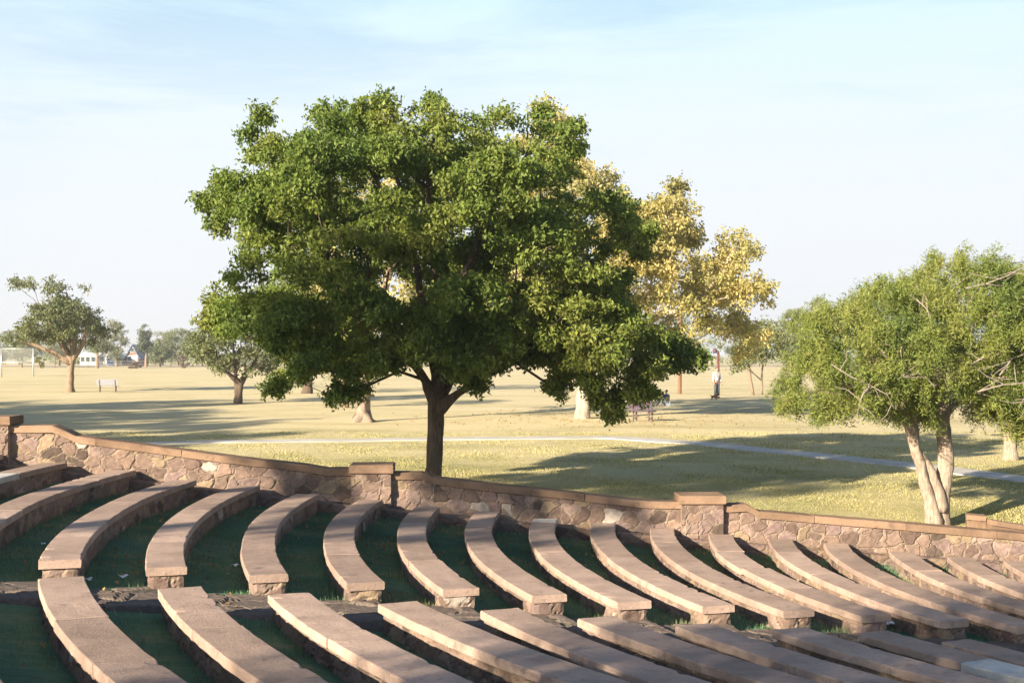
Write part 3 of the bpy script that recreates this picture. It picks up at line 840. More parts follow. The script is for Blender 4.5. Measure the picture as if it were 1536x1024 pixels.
MAIN_SEED = 5
def tree(name, label, base, polys, leafmat, barkmat, limbs, leaf, n, per, crad, depth, group=None, tip=.012, minsep=0.0, shell=.75, bf=.35, extra=None, droop=.3, squash=(1, 1, .75), aspect=.5, up=.5, hang=0.0, cat='tree', cap=None, gaps=0, gap_r=.8, grow=True, sag=0.0, inset=.8, lobes=None):
    """polys, limbs: pixel outlines and limb lines (x, y, depth offset), turned into metres round the trunk foot at depth base[1]"""
    global RNG
    RNG = np.random.default_rng(int(abs(base[0] * 37 + base[1] * 101)) + (MAIN_SEED if base[1] == 31.0 else 0))
    Y = base[1]
    root = tag(empty(name, tuple(base)), label, cat, group)
    C = []
    for (pl, share, dep, *ins_) in polys:
        inset_ = ins_[0] if ins_ else inset
        if lobes:
            rl, npl, sep = lobes                      # sprays: clumps sit on the upper and outer side of each spray, leaving dark gaps between sprays
            A = clump_centres(local(pl, Y, base), int(n * share / npl), dep, rl * inset_, shell, sep, gaps, gap_r)
            d = RNG.normal(size=(len(A), npl, 3)) + np.array([0, 0, .35]); d /= np.linalg.norm(d, axis=2)[..., None]
            rr = rl * RNG.uniform(.7, 1.3, (len(A), 1, 1)) * RNG.uniform(.35, 1.0, (len(A), npl, 1))
            C.append((A[:, None] + d * rr * np.array([1, 1, .62])).reshape(-1, 3))
        else:
            C.append(clump_centres(local(pl, Y, base), int(n * share), dep, crad * inset_, shell, minsep, gaps, gap_r))
    C = np.concatenate([c for c in C if len(c)])
    if lobes:                                         # trim sprays that outgrow the outline
        keep = np.zeros(len(C), bool)
        for (pl, *_r) in polys:
            lp = local(pl, Y, base); keep |= pip(lp, C[:, 0], C[:, 2]) & (edge_dist(lp, C[:, 0], C[:, 2]) > crad * RNG.uniform(.8, 1.5, len(C)))
        C = C[keep]
    if extra is not None:                             # small sprays hanging at known places on the crown's edge
        A = np.array([loc(e, Y, base) for e in extra]); d = RNG.normal(size=(len(A), 6, 3)); d /= np.linalg.norm(d, axis=2)[..., None]
        C = np.r_[C, (A[:, None] + d * RNG.uniform(.03, .24, (len(A), 6, 1)) * np.array([1, 1, .75])).reshape(-1, 3)]
    sk = Skel()
    idn = {}
    for q, (pts, rads, start) in enumerate(limbs):
        P = [loc(p, Y, base) for p in pts]
        if start is None: idn[q] = sk.line(P, rads)
        else:
            A = np.array(sk.P); j = int(np.argmin(np.linalg.norm(A - P[0], axis=1)))
            idn[q] = sk.line(P[1:], rads[1:], j)
    fork = idn[0]
    if cap is None: cap = limbs[0][1][-1] * .5
    if grow: sk.grow(C, fork, bf, sag=sag)
    sk.mesh('trunk', barkmat, root, tip, cap=cap)
    rad = crad * RNG.uniform(.7, 1.35, len(C))
    V, Q = leaves(C, rad, per, leaf, droop, squash, aspect, up, hang)
    mesh('crown', V, Q, mat=leafmat, parent=root)
    return root, C

L_GREEN = mat_leaf('green_elm_leaf', (.075, .13, .028), (.15, .205, .04), (.25, .255, .06), .45, .38)
L_YELLOW = mat_leaf('yellow_sycamore_leaf', (.24, .245, .095), (.40, .365, .15), (.55, .455, .195), .35, .38)
L_CEDAR = mat_leaf('cedar_foliage', (.095, .145, .036), (.185, .225, .05), (.29, .285, .085), .9, .3)
L_OLIVE = mat_leaf('olive_leaf', (.09, .115, .055), (.15, .175, .075), (.21, .22, .10), .3, .3)
L_FARG = mat_leaf('far_green_leaf', (.10, .135, .075), (.16, .195, .10), (.23, .25, .13), .15, .3)
L_DARK = mat_leaf('dark_conifer_leaf', (.06, .085, .06), (.10, .125, .08), (.14, .16, .10), .2, .2)
L_PALE = mat_leaf('pale_grey_green_leaf', (.16, .18, .12), (.23, .25, .16), (.29, .30, .19), .3, .35)
L_LIME = mat_leaf('lime_green_leaf', (.11, .15, .035), (.18, .21, .05), (.24, .24, .08), .3, .35)

# the large green tree in the middle
Yb = 31.0
b = np.array([(650 - CX0) * Yb / F, Yb, float(lawn_z(Yb))])
main_poly = [(294, 294), (325, 258), (368, 250), (380, 225), (362, 188), (400, 168), (430, 172), (455, 175), (478, 142), (500, 138), (525, 142), (560, 124), (592, 120), (622, 142), (645, 122), (668, 142), (690, 156), (720, 142), (752, 150), (790, 165), (812, 150), (842, 172), (876, 192), (880, 232), (908, 256), (948, 290), (985, 338), (962, 380), (930, 405), (925, 440), (948, 472), (985, 482), (1030, 512), (1064, 542), (1048, 560), (1010, 560), (975, 572), (968, 600), (955, 600), (940, 598), (924, 634), (906, 622), (895, 590), (866, 584), (832, 598), (818, 560), (780, 556), (752, 558), (722, 584), (690, 588), (678, 560), (640, 556), (622, 540), (598, 562), (580, 545), (562, 575), (548, 606), (522, 600), (508, 570), (478, 582), (450, 560), (428, 588), (408, 562), (390, 532), (366, 508), (338, 492), (322, 452), (330, 420), (362, 392), (352, 358), (312, 350), (296, 326)]
main_poly = [(x + (16 if x < 420 else 0), y + (20 if y < 200 else 12 if y < 260 else 0)) for x, y in main_poly]
big, Cm = tree('broadleaf_tree', 'large spreading green tree with a dark trunk just behind the stone wall', b,
    [(main_poly, .84, 5.6), ([(690, 470), (800, 440), (930, 440), (985, 482), (1064, 542), (1048, 560), (1010, 560), (972, 596), (940, 598), (924, 634), (906, 622), (895, 590), (866, 584), (832, 598), (818, 560), (752, 558), (722, 584), (690, 588), (678, 560)], .13, 4.0, .45), ([(585, 470), (745, 460), (765, 560), (722, 592), (684, 566), (620, 556), (590, 530)], .035, 3.2, .4), ([(320, 440), (420, 420), (560, 460), (640, 520), (598, 562), (562, 575), (548, 606), (522, 600), (508, 570), (478, 582), (450, 560), (428, 588), (408, 565), (392, 535), (340, 492)], .11, 3.6, .45)], L_GREEN, M['bark'],
    [([(650, 764), (649, 735), (651, 700), (653, 650), (654, 600)], [.36, .23, .185, .18, .19], None),
     ([(654, 600), (638, 570), (612, 530, -.5), (575, 480, -.9), (520, 430, -1.2), (455, 380, -1.3), (400, 340, -1)], [.10, .10, .10, .085, .07, .05, .03], 0),
     ([(654, 600), (662, 560), (672, 500, .4), (690, 420, .6), (735, 320, .5), (790, 230, .3)], [.11, .11, .105, .09, .065, .03], 0),
     ([(655, 610), (690, 588, -.3), (725, 568, -.8), (790, 520, -1.4), (860, 490, -1.6), (940, 500, -1.4)], [.08, .08, .075, .06, .05, .03], 0),
     ([(656, 590), (640, 500, .8), (620, 400, 1.5), (600, 300, 1.6), (570, 200, 1.2)], [.09, .09, .08, .06, .03], 0),
     ([(672, 500, .4), (655, 400, -1.2), (650, 300, -2.2), (660, 210, -2)], [.13, .09, .06, .03], 0),
     ([(655, 600), (690, 540, 1.5), (760, 460, 2.8), (850, 400, 3.2)], [.08, .08, .06, .04], 0)],
    .105, 2500, 120, .27, 5.4, tip=.006, gaps=6, gap_r=.6, up=.25, inset=.55, lobes=(.60, 8, .48), shell=.68,
    extra=[(356, 495, -1), (425, 575, -1), (440, 560, .5), (470, 562, -1.8), (480, 545, -2.5), (520, 590, -1.2), (545, 585, -.8), (535, 560, -2), (500, 540, -3), (580, 540, -2.5), (598, 545, -1), (600, 515, -2), (640, 528, -2.2), (620, 535, 1.5), (690, 560, -1.5), (718, 572, -1), (725, 545, -2.4), (752, 540, -2), (770, 520, -2.6), (800, 535, -1.5), (830, 580, -1), (845, 560, 0), (880, 572, -1.5), (900, 600, -1.2), (918, 618, -1), (922, 595, -.6), (950, 588, -1.6), (962, 585, -1.2), (960, 565, -.5), (1010, 548, -1), (1034, 543, -1.2), (1022, 528, -.8), (1000, 515, -1), (960, 540, -1.8), (962, 380, -.5), (958, 345, .5), (965, 362, -1.5), (940, 310, 0), (932, 420, -1), (928, 450, 0), (935, 480, -1.4), (318, 304, -.5), (326, 335, 0), (342, 278, -.6), (340, 300, .8), (376, 196, 0), (402, 184, -.6), (385, 225, .5), (490, 165, 0), (645, 152, .4), (865, 190, 0), (862, 225, -.5), (815, 160, .5), (330, 480, -.8), (325, 455, 0)], droop=.35, aspect=.48)

# sycamores behind
p = on_lawn(873, 628)
syc1 = [(700, 420), (740, 250), (790, 170), (800, 152), (825, 146), (850, 170), (880, 190), (905, 250), (925, 262), (950, 275), (965, 262), (990, 262), (1030, 278), (1040, 305), (1062, 312), (1065, 335), (1085, 310), (1105, 308), (1120, 345), (1132, 380), (1152, 352), (1148, 395), (1160, 440), (1155, 480), (1165, 520), (1140, 560), (1105, 552), (1085, 535), (1060, 548), (1030, 540), (1000, 560), (960, 520), (900, 540), (840, 530), (780, 520)]
tree('sycamore_tree', 'tall yellow-leaved sycamore with white limbs standing right behind the green tree', p, [(syc1, 1.0, 6.5)], L_YELLOW, M['bark_pale'],
    [([(873, 630), (874, 618), (876, 590), (880, 560)], [.40, .34, .31, .29], None),
     ([(880, 560), (930, 505, -1), (985, 472, -2.5), (1020, 468, -3.5), (1052, 430, -4), (1085, 380, -3.8)], [.2, .16, .13, .11, .09, .05], 0),
     ([(880, 560), (900, 460), (940, 380, -2), (985, 310, -2.5)], [.4, .3, .2, .08], 0),
     ([(880, 560), (860, 450, 1), (840, 330, 1.5), (825, 220, 1)], [.4, .3, .2, .08], 0)],
    .17, 1050, 110, .5, 6, tip=.014, lobes=(1.0, 7, .75), gaps=4, gap_r=1.0, inset=.6, group='sycamores behind the green tree', up=.3)
p = on_lawn(545, 632)
tree('sycamore_tree', 'sycamore with pale flared trunk, its crown hidden behind the green tree', p, [([(460, 480), (440, 380), (470, 280), (540, 220), (620, 230), (670, 300), (680, 400), (650, 480), (560, 520), (500, 515)], 1.0, 5)], L_YELLOW, M['bark_mid'],
    [([(545, 634), (545, 626), (546, 612), (547, 575), (540, 530)], [.62, .38, .27, .235, .22], None),
     ([(545, 631), (534, 633, -.7)], [.3, .12], 0), ([(545, 631), (558, 632, -.7)], [.3, .10], 0),
     ([(540, 530), (520, 470, 0), (500, 400, 1), (490, 330, 1)], [.24, .2, .13, .06], 0), ([(540, 530), (570, 460), (590, 380), (600, 300)], [.24, .2, .13, .06], 0)],
    .27, 90, 55, .85, 5, tip=.022, group='sycamores behind the green tree', minsep=.5)
# small many-stemmed tree
p = on_lawn(519, 611)
tree('ornamental_tree', 'small pale many-stemmed tree just left of the flared white trunk', p, [([(478, 540), (490, 505), (530, 495), (570, 510), (590, 545), (560, 575), (535, 565), (500, 578), (482, 565)], 1.0, 2)], L_PALE, M['bark_tan'],
    [([(519, 612), (518, 598), (514, 585)], [.2, .16, .15], None)] +
    [([(514, 585), (514 + dx * .5, 565, dy), (514 + dx, 535, dy * 1.5)], [.09, .06, .035], 0) for dx, dy in ((-28, .4), (-16, -.5), (-4, .6), (8, -.4), (20, .3), (32, -.3))],
    .16, 45, 60, .5, 2, tip=.014)
p = on_lawn(461, 590)
tree('broadleaf_tree', 'dark-trunked tree in the shade band, crown hidden by the big green tree', p, [([(390, 520), (380, 420), (430, 350), (500, 360), (540, 430), (530, 520), (470, 560), (420, 555)], 1, 4)], L_FARG, M['bark'],
    [([(461, 592), (462, 580), (463, 550)], [.42, .3, .27], None)], .35, 70, 50, .9, 4, tip=.03)
p = on_lawn(357, 605)
tree('small_tree', 'olive-green small tree with forked dark stems left of the big green crown', p, [([(278, 520), (290, 485), (312, 470), (318, 445), (340, 440), (372, 455), (420, 470), (430, 520), (425, 555), (390, 572), (350, 568), (310, 570), (292, 545)], 1, 2.6)], L_OLIVE, M['bark'],
    [([(357, 606), (358, 590), (360, 575)], [.26, .22, .2], None), ([(360, 575), (345, 560, -.3), (325, 530, -.5)], [.13, .1, .05], 0), ([(360, 575), (372, 555, .3), (395, 520)], [.15, .1, .05], 0), ([(352, 588, .8), (350, 560, .6), (350, 510)], [.1, .09, .05], 0)],
    .2, 120, 75, .55, 2.5, tip=.012, minsep=.3)
p = on_lawn(105, 588)
tree('spreading_tree', 'open-crowned tree with a leaning bare limb beside the blue-grey park bench', p,
    [([(16, 520), (20, 490), (50, 465), (62, 440), (45, 440), (30, 450), (16, 432), (22, 408), (38, 402), (52, 420), (62, 445), (72, 425), (80, 412), (100, 412), (112, 416), (108, 440), (120, 445), (128, 428), (140, 418), (153, 420), (150, 438), (138, 450), (150, 465), (168, 480), (178, 500), (165, 515), (145, 515), (130, 530), (112, 525), (90, 530), (60, 520), (40, 532)], 1, 4)], L_OLIVE, M['bark_tan'],
    [([(105, 590), (105, 580), (106, 560), (108, 540)], [.38, .26, .225, .22], None), ([(108, 540), (92, 515), (76, 487), (60, 462)], [.22, .18, .12, .05], 0),
     ([(108, 540), (125, 515), (132, 480), (134, 462)], [.22, .16, .1, .05], 0), ([(107, 545), (80, 528), (45, 515), (25, 510)], [.24, .17, .11, .06], 0), ([(108, 540), (112, 490), (100, 440)], [.28, .18, .06], 0)],
    .20, 330, 70, .5, 4, tip=.014, lobes=(1.0, 6, .95), inset=.6, gaps=5, gap_r=1.2, up=.3)

# the cedar at the right
Yr = 27.7
p = np.array([(1402 - CX0) * Yr / F, Yr, float(lawn_z(Yr))])
ced = [(1152, 600), (1178, 560), (1160, 520), (1172, 470), (1205, 462), (1228, 455), (1240, 435), (1268, 428), (1272, 405), (1300, 412), (1322, 415), (1335, 392), (1350, 425), (1366, 395), (1366, 352), (1388, 342), (1404, 372), (1420, 364), (1442, 358), (1470, 360), (1490, 380), (1512, 380), (1525, 410), (1560, 400), (1600, 430), (1640, 480), (1660, 560), (1640, 640), (1580, 660), (1530, 640), (1500, 670), (1470, 660), (1455, 640), (1425, 660), (1390, 640), (1370, 655), (1345, 640), (1310, 650), (1285, 632), (1262, 636), (1245, 650), (1215, 640), (1190, 632), (1150, 628)]
cedar, Cc2 = tree('cedar_tree', 'feathery yellow-green cedar with split reddish trunks beside the wall at the right', p, [(ced, 1.0, 3.4)], L_CEDAR, M['bark_red'],
    [([(1408, 795), (1410, 770), (1412, 740), (1418, 700), (1416, 660), (1414, 620), (1410, 560)], [.24, .19, .17, .155, .15, .14, .11], None),
     ([(1400, 795, -.1), (1390, 745, -.15), (1378, 705, -.2), (1367, 670, -.25), (1362, 645, -.3), (1340, 600, -.5), (1300, 540, -.8)], [.2, .125, .11, .105, .13, .08, .05], None),
     ([(1409, 765, -.12), (1404, 735, -.15), (1393, 705, -.18), (1378, 685, -.2), (1367, 670, -.25)], [.15, .10, .09, .085, .08], None),
     ([(1410, 560), (1400, 490, .3), (1385, 440, .2)], [.1, .06, .02], 0),
     ([(1410, 560), (1450, 480, .4), (1480, 410, .2)], [.1, .06, .02], 0),
     ([(1414, 620), (1470, 580, .6), (1540, 540, .8), (1610, 520, .6)], [.05, .04, .03, .02], 0),
     ([(1410, 600), (1380, 560, 1.2), (1330, 500, 1.8), (1290, 450, 1.6)], [.1, .07, .04, .02], 0),
     ([(1340, 600, -.5), (1270, 580, -1), (1200, 560, -1.2)], [.07, .05, .02], 0)],
    .085, 2300, 125, .19, 3.2, tip=.004, lobes=(.42, 8, .28), inset=.45, squash=(.85, .85, 1.15), aspect=.20, droop=.12, up=.1, hang=.9, gaps=14, gap_r=.4, shell=.85)
# its bare dead branches
mb = MB()
for (pts) in [[(1396, 440, -2.6), (1420, 432, -2.9), (1445, 425, -3.0), (1465, 415, -3.0), (1478, 398, -2.9)], [(1480, 398, -2.9), (1484, 420, -3.1), (1476, 450, -3.2), (1470, 470, -3.2)], [(1478, 399, -2.9), (1492, 415, -2.9), (1488, 402, -2.8)],
              [(1445, 520, -3), (1470, 510, -3.3), (1492, 504, -3.4), (1502, 520, -3.4), (1506, 550, -3.3)], [(1210, 545, -2.6), (1235, 562, -2.8), (1258, 575, -2.9), (1280, 588, -3.0), (1290, 605, -3)], [(1258, 575, -2.9), (1245, 590, -3), (1240, 612, -3)],
              [(1400, 582, -3.2), (1430, 572, -3.4), (1455, 568, -3.5), (1468, 590, -3.5), (1490, 602, -3.4), (1520, 604, -3.3)], [(1455, 568, -3.5), (1462, 600, -3.6), (1478, 622, -3.6)], [(1328, 455, -2.6), (1340, 470, -2.8), (1345, 500, -2.9)], [(1395, 545, -3), (1420, 530, -3.2), (1440, 500, -3.2)],
              [(1300, 560, -3), (1325, 555, -3.2), (1340, 575, -3.3)], [(1430, 560, -3.2), (1450, 535, -3.3), (1470, 525, -3.3), (1500, 528, -3.2)]]:
    P = np.array([loc(q, Yr, p) for q in pts]); P[:, 1] *= .82
    P[1:-1] += RNG.normal(size=(len(P) - 2, 3)) * .02
    mb.tube(P, np.linspace(.016, .006, len(P)), 5)
    for q in range(7):
        i = RNG.integers(0, len(P) - 1); t = RNG.random(); a = P[i] + (P[i + 1] - P[i]) * t
        d = RNG.normal(size=3) * np.array([.3, .2, .25]); mb.tube(np.array([a, a + d * .6 + RNG.normal(size=3) * .04, a + d]), [.009, .007, .004], 4)
dead = mb.build('dead_branch', mat_bark('dead_grey_wood', (.16, .135, .115), (.36, .31, .27)), cedar)
dead['label'] = 'bare grey dead branches'; dead['kind'] = 'stuff'
# tree at the right edge
p = on_lawn(1516, 689)
tree('broadleaf_tree', 'green tree with a straight brown trunk behind the cedar at the right edge', p, [([(1470, 560), (1480, 470), (1510, 400), (1560, 380), (1620, 420), (1640, 520), (1600, 620), (1540, 640), (1490, 630)], 1, 2.6)], L_CEDAR, M['bark_red'],
    [([(1516, 691), (1515, 675), (1512, 640), (1515, 600)], [.26, .2, .18, .16], None)], .14, 120, 110, .5, 2.6, tip=.01)
# sapling under the sycamore
p = on_lawn(1128, 592)
tree('young_tree', 'thin-stemmed young tree at the sycamore edge left of the cedar', p, [([(1100, 570), (1095, 545), (1115, 500), (1150, 470), (1185, 480), (1200, 520), (1175, 545), (1150, 548), (1125, 545), (1120, 580), (1105, 585)], 1, 2)], L_OLIVE, M['bark_tan'],
    [([(1130, 594), (1126, 570), (1122, 540)], [.1, .08, .07], None), ([(1145, 592, .5), (1145, 560, .5), (1147, 530, .4)], [.07, .06, .05], None)], .22, 60, 60, .6, 2, tip=.012)

# ------------------------------------------------------------------ trees far off
def far_tree(name, label, x0, x1, ytop, ybase, Y, leafmat, n=26, per=55, shape='round', trunk=None, ybot=None, group='trees along the far edge of the field'):
    zb = float(lawn_z(Y)); xm = (x0 + x1) / 2 if trunk is None else trunk
    base = np.array([(xm - CX0) * Y / F, Y, zb])
    yb = ybase - 4 if ybot is None else ybot
    h = yb - ytop; w = (x1 - x0) / 2; xc = (x0 + x1) / 2
    if shape == 'round':
        poly = [(xc + w * math.cos(a) * (1 + .14 * math.sin(3 * a + x0)), (ytop + yb) / 2 - h / 2 * math.sin(a) * (1 + .1 * math.sin(5 * a + x1))) for a in np.linspace(0, 2 * math.pi, 18)[:-1]]
    else:
        poly = [(xc, ytop), (xc + w * .35, ytop + h * .2), (xc + w * .3, ytop + h * .3), (xc + w * .7, ytop + h * .5), (xc + w * .6, ytop + h * .6), (xc + w, yb), (xc - w, yb), (xc - w * .65, ytop + h * .6), (xc - w * .75, ytop + h * .5), (xc - w * .3, ytop + h * .3), (xc - w * .4, ytop + h * .2)]
    m = Y / F
    tree(name, label, base, [(poly, 1, w * m * .8)], leafmat, M['bark_tan'], [([(xm, HZ + F * (CZ - zb) / Y + 2), (xm, (ybase + yb) / 2), (xm + .5, yb - h * .25)], [.3, .24, .18], None)],
         2.3 * m, int(n * 1.3), int(per * 2.2), 5.6 * m * (w / 14) ** .5, w * m, group=group, tip=.05, up=.3)
FT = [('broadleaf_tree', 'pale tree low behind the leaning bare limb of the open-crowned tree', 58, 118, 500, 549, 280, L_PALE, 36, 55, 'round', None, None),
      ('broadleaf_tree', 'grey-green tree in line behind the tall pine', 226, 262, 488, 549, 300, L_PALE, 34, 55, 'round', None, None),
      ('broadleaf_tree', 'far tree seen under the yellow sycamore beside the dark red lamp post', 1085, 1160, 500, 549, 285, L_FARG, 36, 55, 'round', None, None),
      ('conifer_tree', 'dark conifer cut by the left edge, behind the pale sports frame', -30, 14, 474, 549, 262, L_DARK, 26, 55, 'cone', None, None),
      ('broadleaf_tree', 'bushy light green tree behind the pale sports frame', 2, 62, 486, 549, 250, L_OLIVE, 40, 60, 'round', None, None),
      ('broadleaf_tree', 'thin-trunked small tree in front of the white house', 122, 168, 505, 553, 235, L_OLIVE, 26, 55, 'round', 146, 534),
      ('broadleaf_tree', 'grey-green tree between the white house and the blue-roofed house', 158, 192, 470, 549, 268, L_PALE, 34, 55, 'round', None, None),
      ('pine_tree', 'tall pine with a bare lower trunk beside the blue-roofed house', 203, 232, 474, 551, 255, L_DARK, 30, 60, 'cone', 219, 530),
      ('broadleaf_tree', 'dark green bushy tree at the right foot of the tall pine', 222, 258, 512, 551, 256, L_FARG, 30, 60, 'round', None, None),
      ('broadleaf_tree', 'round green tree right of the tall pine', 242, 292, 489, 549, 275, L_FARG, 40, 60, 'round', None, None),
      ('broadleaf_tree', 'round green tree half hidden by the olive small tree', 276, 330, 486, 549, 272, L_FARG, 34, 60, 'round', None, None),
      ('broadleaf_tree', 'lime green tree between the yellow sycamore and the cedar', 1158, 1216, 455, 552, 205, L_LIME, 60, 70, 'round', None, 545),
      ('broadleaf_tree', 'lime green tree behind the left edge of the cedar crown', 1200, 1262, 440, 550, 215, L_LIME, 50, 60, 'round', None, None),
      ('broadleaf_tree', 'far tree seen through the gap above the brown pole', 985, 1050, 470, 548, 270, L_FARG, 34, 55, 'round', None, None),
      ('broadleaf_tree', 'far tree low behind the sycamore trunk', 830, 920, 500, 547, 290, L_PALE, 34, 55, 'round', None, None),
      ('broadleaf_tree', 'far tree seen under the big crown left of its trunk', 585, 640, 500, 547, 290, L_PALE, 30, 55, 'round', None, None),
      ('broadleaf_tree', 'far tree seen under the big crown right of its trunk', 690, 770, 505, 547, 290, L_PALE, 30, 55, 'round', None, None)]
for t in FT: far_tree(*t)
C_ = []
for x in np.arange(-1500, 2600, 9.0):
    Y_ = RNG.uniform(330, 380); hh_ = 2.5 + 3.6 * (math.sin(x * .021) * math.sin(x * .0083 + 2) + .6) * RNG.uniform(.5, 1.2)
    for q in range(3): C_.append(((x - CX0) * Y_ / F, Y_ + RNG.normal() * 6, .85 + max(.6, hh_) * RNG.random()))
C_ = np.array(C_); V, Q = leaves(C_, RNG.uniform(1.1, 2.2, len(C_)), 70, .5, up=.3)
tag(mesh('distant_woods', V, Q, mat=L_FARG), kind='stuff')
def bush(label, x0, x1, ytop, ybase, Y, m, n=14):
    zb = float(lawn_z(Y)); base = np.array([((x0 + x1) / 2 - CX0) * Y / F, Y, zb]); w = (x1 - x0) / 2; xc = (x0 + x1) / 2; h = ybase - ytop
    poly = [(xc + w * math.cos(a), ybase - h * max(0, math.sin(a)) * (1 + .15 * math.sin(4 * a))) for a in np.linspace(0, math.pi, 10)]
    root = tag(empty('bush', tuple(base)), label, 'bush', 'bushes at the far edge of the field')
    C = clump_centres(local(poly, Y, base), n, w * Y / F * .8, .2)
    V, Q = leaves(C, np.full(len(C), 3.0 * Y / F), 60, 2.0 * Y / F)
    mesh('foliage', V, Q, mat=m, parent=root)
    mb = MB()
    for q in C[:6]: mb.tube(np.array([[0, 0, -.1], q * .5 + np.array([0, 0, .1]), q]), [.08, .06, .03], 4)
    mb.build('stem', M['bark_tan'], root)
L_BROWN = mat_leaf('brown_shrub', (.12, .085, .07), (.18, .13, .10), (.22, .17, .13), .3, .2)
bush('yellow-green bush just right of the pale sports frame', 50, 72, 532, 553, 238, L_LIME)
bush('low brown leafless bush in front of the blue-roofed house', 193, 216, 541, 554, 232, L_BROWN)
bush('grey-brown bush at the field edge near the olive small tree', 268, 286, 532, 553, 238, L_BROWN)

# trees outside the picture whose shade falls into it
def shade_tree(label, x, y, h, r, n, per, zb=None, leaf=.22, low=.35):
    base = np.array([x, y, float(bowl_z(np.array(x), np.array(y))) if y < 25 else float(lawn_z(y))])
    root = tag(empty('shade_tree', tuple(base)), label, 'tree', 'trees beside the terraces that throw the shade')
    m = n * 4
    P = RNG.normal(size=(m, 3)); P /= np.linalg.norm(P, axis=1)[:, None]
    P = P[:n] * (RNG.random(n) ** .4)[:, None] * np.array([r, r, h * (1 - low) / 2]) + np.array([0, 0, h * (1 + low) / 2])
    sk = Skel(); e = sk.line([(0, 0, -.3), (.05, 0, h * low * .5), (0, .1, h * low)], [.4, .3, .26]); sk.grow(P, e)
    sk.mesh('trunk', M['bark'], root, .02)
    V, Q = leaves(P, np.full(n, r * .2), per, leaf)
    mesh('crown', V, Q, mat=L_GREEN, parent=root)
LD = np.array([math.cos(SUN_DIR_A), math.sin(SUN_DIR_A)]); LP = np.array([-LD[1], LD[0]])
def AP(along, perp): q = LD * along + LP * perp; return float(q[0]), float(q[1])
shade_tree('broad tree behind the camera that shades the lower right benches', *AP(-16, 4.2), 13.5, 5.6, 170, 200, low=.40)
shade_tree('thin tall tree left of the terraces that dapples the middle benches', *AP(-15, 17.0), 13.0, 2.4, 40, 80, low=.68)
shade_tree('tall tree left of the wall that shades the dark trunk', *AP(-11, 20.6), 14.5, 4.0, 90, 150, low=.64)
for i, (a, pp2, h, rr) in enumerate(((2, 50, 12, 5), (8, 58, 11, 5), (-2, 42.5, 12, 4), (10, 67, 13, 5.5), (-16, 53, 14, 5), (0, 75, 13, 6), (-8, 64, 13, 6), (3, 84, 12, 6))):
    shade_tree(['rounded', 'broad', 'narrow', 'tall', 'far', 'bushy', 'dense', 'farthest'][i] + ' tree beyond the left edge shading the lawn', *AP(a, pp2), h, rr, 130, 170, leaf=.3, low=.2)
# ------------------------------------------------------------------ park benches, poles, frame, houses
M['wood_grey'] = mat_plain('weathered_blue_grey_wood', (.30, .31, .37), .8)
M['wood_red'] = mat_plain('shaded_purple_wood', (.085, .06, .105), .8)  # base colour darkened to look shaded though the bench faces the sun
M['iron'] = mat_plain('dark_iron', (.10, .06, .06), .6)
M['pinkwood'] = mat_plain('sunlit_pinkish_wood', (.45, .30, .24), .8)
M['white'] = mat_plain('white_paint', (.62, .62, .61), .5, var=.06)
M['pole'] = mat_noise('brown_timber_pole', [(.3, (.15, .08, .05)), (.7, (.26, .15, .095))], 6, 30, .4, .01)
M['pole_dark'] = mat_noise('dark_red_post', [(.3, (.09, .035, .03)), (.7, (.15, .06, .05))], 6, 30, .4, .01)
M['grey_metal'] = mat_plain('galvanised_metal', (.42, .43, .45), .45, .4)
M['roof_blue'] = mat_plain('blue_grey_roof', (.16, .22, .34), .7)
M['roof_pale'] = mat_plain('pale_roof', (.62, .62, .62), .8)
M['house_cream'] = mat_plain('cream_siding', (.66, .60, .48), .8)
M['house_red'] = mat_plain('brown_gable', (.24, .15, .12), .8)
M['glass_dark'] = mat_plain('window_glass', (.05, .07, .10), .15, 0, .6)
M['blue_door'] = mat_plain('blue_door', (.08, .16, .32), .5)

def park_bench(label, p, rz, wood, iron, w=1.5, stretcher=False):
    root = tag(empty('park_bench', tuple(p), rz), label, 'park bench', 'park benches on the lawn')
    s = MB()
    for i in range(3): s.box((0, -.14 + .15 * i, .45), (w, .13, .045), 0, .008)
    s.build('seat', wood, root)
    s = MB()
    for i in range(3): s.box((0, .26 + .03 * i, .60 + .13 * i), (w, .035, .115), 0, .006, -.2)
    s.build('backrest', wood, root)
    for x in (-w / 2 + .2, w / 2 - .2):
        f = MB()
        f.box((x, -.18, .21), (.05, .05, .44)); f.box((x, .18, .21), (.05, .05, .44)); f.box((x, .02, .415), (.045, .44, .035))
        f.box((x, .29, .65), (.045, .04, .52), 0, 0, -.2); f.box((x, .03, .14), (.04, .32, .035))
        f.build('leg_frame', iron, root)
    return root
park_bench('blue-grey slatted park bench standing at the edge of the shade by the open-crowned tree', on_lawn(162, 588), math.pi + .12, M['wood_grey'], M['iron'], 1.5)
park_bench('purple-brown park bench on the sunny lawn under the tip of the green crown', on_lawn(964, 631.5), math.pi - .5, M['wood_red'], M['iron'], 1.15)

